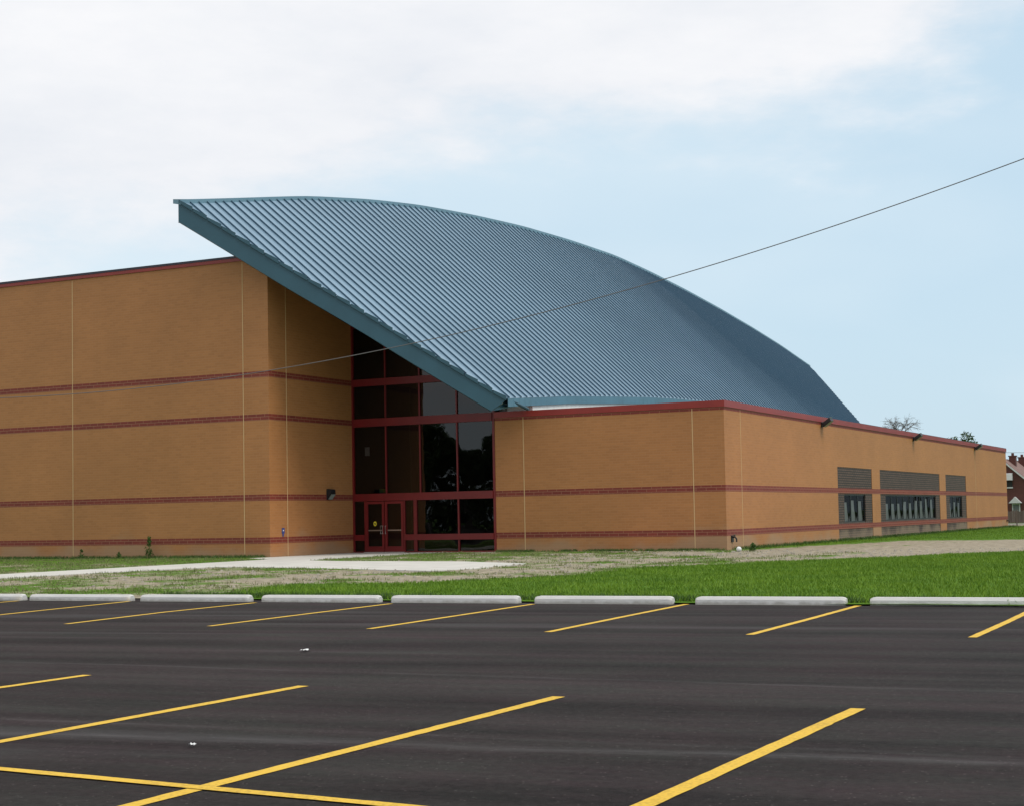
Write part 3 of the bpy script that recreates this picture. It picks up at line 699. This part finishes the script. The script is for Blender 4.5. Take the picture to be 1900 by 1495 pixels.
# ---- side windows: frame, mullions, panes, drapes
def window(y0, y1, n, sill=True):
    f_ = Bld(); xo = U4-.11; xf = U4-.06
    f_.box((xo, y0, Z0), (xf, y1, Z0+.06)); f_.box((xo, y0, Z1-.06), (xf, y1, Z1)); f_.box((xo, y0, Z0+.06), (xf, y0+.06, Z1-.06)); f_.box((xo, y1-.06, Z0+.06), (xf, y1, Z1-.06))
    for i in range(1, n): yy = y0+(y1-y0)*i/n; f_.box((xo, yy-.045, Z0+.06), (xf, yy+.045, Z1-.06))
    fr = f_.build('window', M['black'])
    for i in range(n):
        a = y0+(y1-y0)*i/n+.05; b_ = y0+(y1-y0)*(i+1)/n-.05
        p_ = Bld(); p_.poly([(xo+.03, a, Z0+.05), (xo+.03, b_, Z0+.05), (xo+.03, b_, Z1-.05), (xo+.03, a, Z1-.05)]); p_.build('pane', M['clear'], fr)
        # drape gathered towards the top
        c_ = Bld(); K = 14; rows = 6; wdt = (b_-a); base = len(c_.v)
        top = Z0+1.02 + random.uniform(-.15, .15); lean = random.uniform(-.12, .12)
        for r_ in range(rows+1):
            t_ = r_/rows; z = Z0+.03+(top-Z0)*t_; hw = wdt*(.17+.33*(1-t_)**1.6); cc_ = (a+b_)/2 + wdt*(.06+.12*t_)+lean*t_*wdt
            for k in range(K+1):
                s_ = k/K*2-1; c_.v.append((xo-.10+.035*math.sin(k*2.3), cc_+s_*hw, z))
        for r_ in range(rows):
            for k in range(K):
                i0 = base+r_*(K+1)+k; c_.f.append((i0, i0+1, i0+K+2, i0+K+1)); c_.m.append(0)
        c_.build('drape', M['drape'], fr, smooth=True)
    
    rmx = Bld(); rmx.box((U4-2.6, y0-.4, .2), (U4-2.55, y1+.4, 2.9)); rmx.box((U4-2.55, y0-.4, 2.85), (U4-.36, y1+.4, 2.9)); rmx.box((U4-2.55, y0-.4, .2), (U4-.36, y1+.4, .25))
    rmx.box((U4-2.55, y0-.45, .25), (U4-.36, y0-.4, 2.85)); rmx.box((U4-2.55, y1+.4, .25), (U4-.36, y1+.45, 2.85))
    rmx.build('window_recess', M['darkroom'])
window(23.75, 27.85, 3); window(32.1, 44.7, 9); window(48.85, 52.75, 3)

# ------------------------------------------------------------------ fittings on the walls
def flood(y, lab):
    r_ = empty('flood_light', lab, 'light', (U4, y, 5.72), 'floodlights along the side parapet')
    h = MB(); h.prism([(.16, -.30), (.55, -.02), (.47, .13), (.08, -.13)], 'y', -.22, .22); ho = h.build('housing', M['black'], r_, bevel=.02)
    a = MB(); a.box((0, -.09, -.30), (.06, .09, -.05)); a.tube([(.05, 0, -.16), (.25, 0, -.10)], .035, 8); a.build('bracket', M['black'], r_)
    l_ = MB(); l_.poly([(.175, -.19, -.300), (.175, .19, -.300), (.565, .19, -.028), (.565, -.19, -.028)][::-1]); l_.build('lens', M['lens'], r_)
    t_ = MB(); t_.poly([(.50, -.20, .150), (.50, .20, .150), (.36, .20, .055), (.36, -.20, .055)]); t_.build('top_plate', M['trim'], r_)
    r_.scale = (.95, 1.1, 1.0); return r_
flood(20.03, 'black floodlight on the side parapet nearest the building corner')
flood(39.04, 'black floodlight on the side parapet above the long middle window')
flood(57.53, 'black floodlight on the side parapet nearest the far end of the wall')
r_ = empty('wall_lamp', 'black wedge wall lamp with grey lens on the brick wall left of the entrance', 'light', (0, 4.31, 2.61))
h = MB(); h.prism([(0, -.24), (0, .22), (.22, .20), (.24, .0), (.05, -.24)], 'y', -.18, .18); h.build('housing', M['black'], r_, bevel=.02)
h = MB(); h.poly([(.248, -.16, -.01), (.248, .16, -.01), (.075, .16, -.232), (.075, -.16, -.232)]); h.build('lens', M['lens'], r_)
r_ = MB(); r_.box((.0, -.09, -.10), (.015, .09, .13)); r_.box((.015, -.035, .0), (.018, .035, .05), 1); r_.box((0, -.05, -.22), (.015, .03, -.10))
o = r_.build('wall_sign', [M['blue'], M['paper']]); o.location = (.006, .9, 1.08)
tag(o, 'small blue sign fixed to the brick wall beside the recess corner', 'sign')
r_ = empty('hose_tap', 'black hose tap on the wing wall by the corner', 'tap', (U4, 6.82, .48))
h = MB(); h.box((0, -.12, -.14), (.04, .12, .12)); h.build('back_plate', M['black'], r_)
h = MB(); h.tube([(0, 0, .05), (.14, 0, .05), (.19, 0, -.02), (.19, 0, -.14)], .035, 8); h.tube([(.12, -.09, .13), (.12, .09, .13)], .02, 8); h.tube([(.12, 0, .05), (.12, 0, .13)], .014, 6); h.build('spout', M['black'], r_)
r_ = empty('hose_tap', 'small dark tap low on the wing wall at its far end', 'tap', (U4, 69.17, .50))
h = MB(); h.box((0, -.10, -.10), (.04, .10, .10)); h.tube([(0, 0, .02), (.16, 0, .02), (.19, 0, -.12)], .035, 8); h.build('spout', M['black'], r_)

# ------------------------------------------------------------------ wheel stops
def stop_mesh():
    import bmesh
    Lh = 1.235; prof = [(-.10, 0), (-.09, .082), (-.055, .128), (.055, .128), (.09, .082), (.10, 0)]
    bm = bmesh.new(); rings = []
    for x, s_, zc in ((-Lh, .82, .80), (-Lh+.035, .97, .95), (-Lh+.08, 1, 1), (-.4, 1, 1), (.4, 1, 1), (Lh-.08, 1, 1), (Lh-.035, .97, .95), (Lh, .82, .80)):
        rings.append([bm.verts.new((x, y*s_, z*zc)) for y, z in prof])
    for a, b_ in zip(rings, rings[1:]):
        for k in range(len(prof)): bm.faces.new((a[k], a[(k+1) % 6], b_[(k+1) % 6], b_[k]))
    bm.faces.new(rings[0][::-1]); bm.faces.new(rings[-1])
    bmesh.ops.recalc_face_normals(bm, faces=bm.faces)
    me = D.meshes.new('wheel_stop'); bm.to_mesh(me); bm.free(); me.materials.append(M['stop']); return me
sm = stop_mesh()
sx = [(13.42, -28.94), (16.07, -28.80), (18.78, -28.66), (21.53, -28.52), (24.25, -28.37), (27.03, -28.22), (29.90, -28.07), (32.75, -27.93)]
labs = ['white concrete wheel stop cut off by the left edge of the photo', 'white concrete wheel stop, first whole one from the left of the row',
        'white concrete wheel stop, second whole one from the left, in front of the weedy grass', 'white concrete wheel stop, third whole one from the left, below the brick corner',
        'white concrete wheel stop, fourth whole one from the left, below the entrance glass', 'white concrete wheel stop, third from the right, below the wing front',
        'white concrete wheel stop, second from the right, below the wing corner', 'white concrete wheel stop cut off by the right edge of the photo']
proto = None
for i, (x, y) in enumerate(sx):
    o = D.objects.new('wheel_stop', sm); COL.objects.link(o)
    o.location = (x, y+.10, .003); o.rotation_euler.z = .052 + random.uniform(-.006, .006); tag(o, labs[i], 'wheel stop', 'wheel stops along the kerb of the car park')
    o.scale = (1.0 if i else 1, 1, random.uniform(.98, 1.04)); o.rotation_euler.x = random.uniform(-.012, .012)

# ------------------------------------------------------------------ overhead cables
def cable(pts, r, lab):
    ps = np.array(pts); n = 60; t_ = np.linspace(0, 1, len(ps)); c = [np.poly1d(np.polyfit(t_, ps[:, k], 3)) for k in range(3)]
    # parabola fit keeps a natural sag
    tt = np.linspace(-.25, 1.25, n); m = MB(); m.tube([(c[0](a), c[1](a), c[2](a)) for a in tt], r, 6)
    tag(m.build('overhead_cable', M['cable']), lab, 'cable')
xs_ = [33.63, 30.25, 27.04, 24.41, 23.21, 20.08, 18.54, 17.94, 15.06, 10.23]; zs_ = [7.39, 6.60, 5.89, 5.42, 5.27, 4.89, 4.76, 4.70, 4.55, 4.51]
pf = np.poly1d(np.polyfit(xs_, zs_, 3)); m = MB(); m.tube([(x, -25, float(pf(x))) for x in np.linspace(5, 37, 70)], .009, 6)
tag(m.build('overhead_cable', M['cable']), 'long dark sagging overhead cable crossing in front of the roof and tall wall', 'cable')
m = MB(); m.tube([(8+x, 112+.2*x, 6.9-.0022*(x-10)**2*-1) for x in np.linspace(-6, 40, 20)], .02, 5)
tag(m.build('overhead_cable', M['cable']), 'thin far cable above the dark brick house', 'cable')

# ------------------------------------------------------------------ far house, fence
hs = empty('brick_house', 'dark red brick house with white roof trim beyond the fence', 'house', (8.3, 120, 0))
def H(mb, name, mt, par=None):
    mb.v = [(x-8.3, y-120, z) for x, y, z in mb.v]; return mb.build(name, mt, par or hs)
gx, gz0, sl_ = 8.3, 6.55, .88
hw_ = 4.4; ez_ = gz0-hw_*sl_
m = MB(); m.prism([(gx-hw_, -.1), (gx+hw_, -.1), (gx+hw_, ez_), (gx, gz0), (gx-hw_, ez_)], 'y', 120, 132); H(m, 'wall', M['far_brick'])
m = MB()
for s_ in (-1, 1):
    m.poly([(gx, 119.8, gz0+.16), (gx, 132.3, gz0+.16), (gx+s_*(hw_+.35), 132.3, ez_-.15), (gx+s_*(hw_+.35), 119.8, ez_-.15)])
    m.poly([(gx, 119.8, gz0+.06), (gx, 132.3, gz0+.06), (gx+s_*(hw_+.35), 132.3, ez_-.25), (gx+s_*(hw_+.35), 119.8, ez_-.25)])
ro = H(m, 'roof', M['shingle'])
m = MB()
for s_ in (-1, 1): m.prism([(gx, gz0-.05), (gx, gz0+.13), (gx+s_*(hw_+.38), ez_-.20), (gx+s_*(hw_+.38), ez_-.40)], 'y', 119.68, 119.79)
H(m, 'roof_trim', M['trim'])
for cy_ in (123.5, 129.5):
    m = MB(); m.box((gx+.25, cy_, 5.6), (gx+.95, cy_+.7, 6.95)); m.box((gx+.18, cy_-.06, 6.95), (gx+1.02, cy_+.76, 7.07)); m.tube([(gx+.6, cy_+.35, 7.07), (gx+.6, cy_+.35, 7.35)], .15, 8)
    m.v = [(x-8.3, y-120, z) for x, y, z in m.v]; m.build('chimney', M['far_brick'], ro)
m = MB(); m.box((8.6, 119.9, 3.65), (9.40, 120.05, 4.25)); wn = H(m, 'window', M['black'])
m = MB(); m.box((8.55, 119.85, 3.50), (9.45, 119.98, 3.64)); H(m, 'sill', M['trim'])
m = MB(); m.prism([(119.35, 4.35), (119.98, 4.35), (119.98, 5.12), (119.45, 5.0)], 'x', 8.5, 9.47); H(m, 'awning', M['trim'])
m = MB(); m.prism([(9.06, 1.93), (10.36, 1.93), (9.71, 2.60)], 'y', 119.2, 119.95); H(m, 'porch_hood', M['trim'])
m = MB(); m.box((9.30, 119.9, 0), (9.40, 120.02, 1.90)); m.box((10.02, 119.9, 0), (10.12, 120.02, 1.90)); m.box((9.40, 119.9, 1.80), (10.02, 120.02, 1.90)); H(m, 'door_frame', M['trim'])
m = MB(); m.box((9.405, 119.94, 0), (10.015, 120.01, 1.795)); H(m, 'door', mat('grey_door', (.16, .17, .17), .6))

fc = empty('board_fence', 'weathered grey board fence beyond the far end of the building', 'fence', (16, 79, 0))
for i in range(11):
    x0 = 14.2+i*2.2
    p_ = MB()
    for k in range(14):
        a = x0+.04+k*.153-16; h_ = 1.20+.05*math.sin(i*3.1+k*1.7)
        p_.box((a, -.015+.01*(k % 2), .22), (a+.14, .015+.01*(k % 2), h_))
    p_.build('fence_panel', M['fence'], fc)
    q_ = MB(); q_.box((x0-.05-16, -.05, 0), (x0+.05-16, .05, 1.3)); q_.build('fence_post', M['fence'], fc)
    q_ = MB(); q_.box((x0+.05-16, -.08, .10), (x0+2.15-16, -.02, .20)); q_.build('fence_rail', M['trim'], fc)

# ------------------------------------------------------------------ trees
def leaves(mb, c, r, n, size, zs_=1.0, hollow=.35):
    for _ in range(n):
        d = Vector((random.gauss(0, 1), random.gauss(0, 1), random.gauss(0, 1))).normalized()
        p = Vector(c) + Vector((d.x*r, d.y*r, d.z*r*zs_))*(hollow+(1-hollow)*random.random()**.6)
        a = Vector((random.uniform(-1, 1), random.uniform(-1, 1), random.uniform(-1, 1))).normalized(); b_ = a.orthogonal().normalized()
        s = size*random.uniform(.6, 1.3); q_ = a.cross(b_)
        mb.poly([p-b_*s*.5, p+q_*s*.3, p+b_*s*.5, p-q_*s*.3])
def branch(mb, p, d, ln, r, depth, tips, spread=.55, kids=3, up=.12):
    pts = [p]; rs = [r]; q_ = p.copy(); dd = d.copy(); k = 4
    for i in range(k):
        dd = (dd + Vector((random.uniform(-.16, .16), random.uniform(-.16, .16), up*.5))).normalized(); q_ = q_+dd*ln/k; pts.append(q_.copy()); rs.append(r*(1-.55*(i+1)/k))
    mb.tube(pts, rs, 5 if depth < 2 else 7)
    if depth == 0: tips.append(q_); return
    for i in range(kids):
        j = random.randint(2, k); a = random.uniform(0, 6.28)
        nd = (dd + Vector((math.cos(a), math.sin(a), random.uniform(-.1, .5)))*spread*1.3).normalized()
        branch(mb, pts[j], nd, ln*random.uniform(.55, .8), rs[j]*.7, depth-1, tips, spread, kids, up)
    tips.append(q_)
def tree(name, lab, x, y, h, cr, leaf=True, n=4000, size=.3, group=None, seed=1, conif=False):
    random.seed(seed); t_ = empty(name, lab, 'tree', (x, y, 0), group)
    tk = MB(); tips = []
    branch(tk, Vector((0, 0, 0)), Vector((0, 0, 1)), h*.55, h*.028, 3 if not leaf else 2, tips, .62 if not leaf else .6, 4 if not leaf else 5, .15)
    zmax = max(p.z for p in tips); k = h/zmax if not leaf else (h-cr*.25)/zmax
    tk.v = [(a*k, b_*k, c_*k) for a, b_, c_ in tk.v]; tips = [p*k for p in tips]
    tk.build('trunk', M['bark'], t_)
    if leaf:
        cw_ = MB()
        cs_ = tips + [Vector((random.uniform(-1, 1)*cr*.7, random.uniform(-1, 1)*cr*.7, h*random.uniform(.4, .85))) for _ in range(14)]
        if conif: cs_ = [Vector((random.uniform(-1, 1)*cr*(1-z)*1.1, random.uniform(-1, 1)*cr*(1-z)*1.1, h*(.08+.9*z))) for z in [k_/40 for k_ in range(40)]]
        for c_ in cs_: leaves(cw_, c_, cr*random.uniform(.22, .42), n//len(cs_), size, .8)
        cw_.build('crown', M['leaf'], t_)
    return t_
def bare_tree():
    random.seed(12); t_ = empty('bare_tree', 'leafless tree showing above the low roof at the right', 'tree', (2.84, 97.8, 0)); tk = MB()
    tk.tube([(0, 0, 0), (.1, 0, 3), (-.05, 0, 6), (0, 0, 8.2), (.05, 0, 8.9)], [.20, .16, .12, .09, .075], 8)
    def grow(p, d, ln, r, k):
        pts = [p]; q_ = p
        for i in range(5):
            d = (d+Vector((random.gauss(0, .20), random.gauss(0, .20), random.gauss(-.02, .10)))).normalized(); q_ = q_+d*ln/5; pts.append(q_)
        tk.tube(pts, [r*(1-.13*i) for i in range(6)], 4)
        if k:
            for j in (2, 3, 4, 5, 5):
                grow(pts[j], (d+Vector((random.gauss(0, .6), random.gauss(0, .6), random.gauss(.1, .4)))).normalized(), ln*random.uniform(.45, .75), r*.55, k-1)
    for i in range(9):
        a = i*2.4; z0 = random.uniform(8.0, 8.9) if i > 2 else random.uniform(6, 7.5)
        grow(Vector((0, 0, z0)), Vector((math.cos(a)*.8, math.sin(a)*.8, random.uniform(.45, 1.1))).normalized(), random.uniform(1.0, 1.35), .045, 3)
    tk.build('trunk', M['bark'], t_)
bare_tree()
tree('leafy_tree', 'green leafy tree top just above the low roof, right of the bare tree', 7.75, 100.2, 8.75, 2.0, n=5000, size=.26, seed=3)
for i in range(8):
    tree('reflection_tree', 'tall leafy tree added out of view right of the far house to darken the side window reflections, one of a row', 36+i*6.5, 150+(i%3)*5, 15+(i*37%5), 5, n=3500, size=.7, group='unseen row of trees added for the side window reflections', seed=60+i)  # unseen trees added so the side windows mirror dark foliage
# trees across the street behind the camera: what the entrance glass mirrors
for i, (x, y, h, cr) in enumerate([(-45.5, -76, 12.5, 4), (-40.5, -79, 10.0, 3.2), (-35.0, -77, 12.0, 3.6), (-30, -82, 10.5, 4), (-51, -80, 9, 4)]):
    tree('street_tree', ['tall dark tree mirrored in the left of the entrance glass', 'dark narrow tree mirrored in the middle of the entrance glass', 'tall dark tree mirrored in the right of the entrance glass',
         'round dark tree across the street behind the viewer', 'low dark tree across the street behind the viewer'][i], x, y, h, cr, n=11000, size=.38, group='trees across the street', seed=20+i)
hd = MB(); random.seed(5)
for i in range(75): leaves(hd, (-80+i*1.0, -86+random.uniform(-1.5, 1.5), 2.3+.7*math.sin(i*.9)+random.uniform(0, .8)), 2.7, 260, .6, 1.1, .1)  # unseen hedge, raised so the glass mirrors dark below the tree crowns
tag(hd.build('hedge', M['leaf']), 'unseen dark hedge line behind the viewer, made tall to darken the entrance glass reflections', 'hedge')

# ------------------------------------------------------------------ grass blades (stuff), weeds, litter
def blade_mesh(name, P, H_, wd, mt, lab, tris=1):
    n = len(P); ang = rng.uniform(0, math.pi*2, n); lean = rng.normal(0, .35, (n, 2))*H_[:, None]
    dx, dy = np.cos(ang)*wd/2, np.sin(ang)*wd/2
    V_ = np.zeros((n*3, 3), np.float32)
    V_[0::3] = np.c_[P[:, 0]-dx, P[:, 1]-dy, P[:, 2]]; V_[1::3] = np.c_[P[:, 0]+dx, P[:, 1]+dy, P[:, 2]]
    V_[2::3] = np.c_[P[:, 0]+lean[:, 0], P[:, 1]+lean[:, 1], P[:, 2]+H_]
    me = D.meshes.new(name); me.vertices.add(n*3); me.vertices.foreach_set('co', V_.ravel())
    me.loops.add(n*3); me.loops.foreach_set('vertex_index', np.arange(n*3, dtype=np.int32))
    me.polygons.add(n); me.polygons.foreach_set('loop_start', np.arange(0, n*3, 3, dtype=np.int32)); me.polygons.foreach_set('loop_total', np.full(n, 3, np.int32))
    me.update(); me.validate(); me.materials.append(mt); o = D.objects.new(name, me); COL.objects.link(o)
    tag(o, lab, 'grass', kind='stuff')
cov = {}
def cover_c(x, y):
    k = (round(x*2), round(y*2))
    if k not in cov: cov[k] = lush(k[0]/2, k[1]/2)
    return cov[k]
def scatter(n, x0, x1, y0, y1, mode):
    out = []; hh = []
    X = rng.uniform(x0, x1, n); Y = rng.uniform(y0, y1, n); R = rng.uniform(0, 1, n)
    for x, y, r_ in zip(X, Y, R):
        # keep only what the lens can plausibly see (a generous wedge either side)
        dx, dy = x-37.8, y+52.65; a = math.degrees(math.atan2(-(dx), dy))
        if not (5 < a < 50): continue
        c_ = cover_c(x, y)
        if inside((x, y), SLAB) or (x < U4 and y > W) or (x < 0 and y > 0): continue
        if mode == 'lush':
            if c_ > .82 or (c_ > .62 and r_ < .4): out.append((x, y, .035)); hh.append(random.uniform(.04, .095)*(1 if c_ > .82 else .7))
        else:
            cl = nz(x, y, 1.6, 8)
            if .25 < c_ <= .85 and cl + c_*.9 > .42 + .3*r_: out.append((x, y, .03)); hh.append(random.uniform(.03, .09))
    return np.array(out), np.array(hh)
P1, H1 = scatter(330000, 12, 46, -27.9, 6, 'lush'); P2, H2 = scatter(170000, 17.3, 60, 6, 76, 'lush')
blade_mesh('grass', np.r_[P1, P2], np.r_[H1, H2], .022, M['grass'], 'thick bright green grass behind the wheel stops and along the wing')
P3, H3 = scatter(260000, -30, 24, -27.9, 6.2, 'thin')
blade_mesh('thin_grass', P3, H3, .022, M['drygrass'], 'patchy thin grass growing through pale bare soil')
# ragged fringe of grass against the stops and the walls
def fringe(n, f, h0, h1):
    o_ = []; h_ = []
    for _ in range(n):
        x, y = f(); 
        if nz(x, y, 1.2, 6) > -.25: o_.append((x, y, .02)); h_.append(random.uniform(h0, h1))
    return np.array(o_), np.array(h_)
a = fringe(9000, lambda: (random.uniform(17, 38), -27.75+random.uniform(0, .35)), .06, .15)
b_ = fringe(5000, lambda: (random.uniform(7.2, 17.2), W-random.expovariate(6)), .05, .14)
c_ = fringe(12000, lambda: (U4+random.expovariate(4), random.uniform(6.8, 72)), .06, .20)
d_ = fringe(9000, lambda: (random.uniform(-26, -.2), -random.expovariate(3)), .06, .18)
blade_mesh('grass_fringe', np.r_[a[0], b_[0], c_[0], d_[0]], np.r_[a[1], b_[1], c_[1], d_[1]], .026, M['weed'], 'darker weedy grass fringe at the foot of the walls and stops')
def weed(x, y, h, n, lab):
    t_ = empty('weed', lab, 'weed', (x, y, 0), 'weeds growing beside the tall wall'); s_ = MB(); s_.tube([(0, 0, 0), (.03, 0, h*.5), (0, .02, h*.95)], [.012, .01, .004], 5); s_.build('stem', M['weed'], t_)
    l_ = MB()
    for k in range(n):
        z = h*(.05+.95*random.random()); r = .05+.20*(1-z/h)*(.7 if h > .5 else .6)
        leaves(l_, (random.uniform(-r, r)*.6, random.uniform(-r, r)*.6, z), r*.8, 5, .085)
    l_.build('foliage', M['weed'], t_)
weed(-5.95, -.35, .95, 60, 'tall bushy weed growing against the foot of the tall brick wall')
weed(-9.7, -.3, .42, 14, 'small thin weed at the wall left of the tall bushy weed')
weed(-7.6, -.3, .30, 18, 'low weed at the wall between the thin weed and the tall one')
weed(18.6, 5.4, .30, 40, 'leafy weed beside the white cap at the wing corner')
def scrap(name, x, y, z, sx_, sy_, mt, lab, cat='litter'):
    m = MB(); K = 5
    for i in range(K+1):
        for j in range(K+1):
            m.v.append(((i/K-.5)*sx_, (j/K-.5)*sy_, .012+.02*random.random()))
    for i in range(K):
        for j in range(K): a_ = i*(K+1)+j; m.f.append((a_, a_+K+1, a_+K+2, a_+1)); m.m.append(0)
    o = m.build(name, mt); o.location = (x, y, z); o.rotation_euler.z = random.uniform(0, 3); tag(o, lab, cat)
scrap('paper_scrap', 27.43, -37.54, .0, .12, .09, M['paper'], 'white paper scrap lying on the asphalt between the two rows of bays')
scrap('paper_scrap', 31.04, -44.14, .0, .05, .04, M['paper'], 'tiny pale scrap on the near asphalt between the yellow lines at lower left')
scrap('plastic_scrap', 13.6, W-.45, .06, .55, .16, M['orange'], 'orange plastic scrap at the foot of the wing front')
m = MB(); m.tube([(0, 0, .0)]+[(0, 0, .10+.10*math.sin(a)) for a in np.linspace(-1.2, 1.57, 9)], [.03]+[.10*max(.02, math.cos(a)) for a in np.linspace(-1.2, 1.57, 9)], 16); o = m.build('pipe_cap', M['paper'], smooth=True); o.location = (18.45, 4.15, .02)
tag(o, 'round white pipe cap standing in the soil by the wing corner', 'pipe cap')


# loose stones on the bare soil: uncountable
st_ = MB(); random.seed(9)
for i in range(2600):
    x, y = random.uniform(4, 30), random.uniform(-26, 6)
    if lush(x, y) > .4 or inside((x, y), SLAB) : continue
    s_ = random.uniform(.02, .06); z = .03
    st_.poly([(x-s_, y-s_*.6, z), (x+s_*.2, y-s_, z), (x, y, z+s_*.9)]); st_.poly([(x+s_*.2, y-s_, z), (x+s_, y+s_*.5, z), (x, y, z+s_*.9)]); st_.poly([(x+s_, y+s_*.5, z), (x-s_, y+s_*.6, z), (x, y, z+s_*.9)]); st_.poly([(x-s_, y+s_*.6, z), (x-s_, y-s_*.6, z), (x, y, z+s_*.9)])
tag(st_.build('gravel', vary(mat('gravel_stone', (.30, .27, .22), .9), 1, .3)), 'loose small stones scattered on the bare soil', 'gravel', kind='stuff')
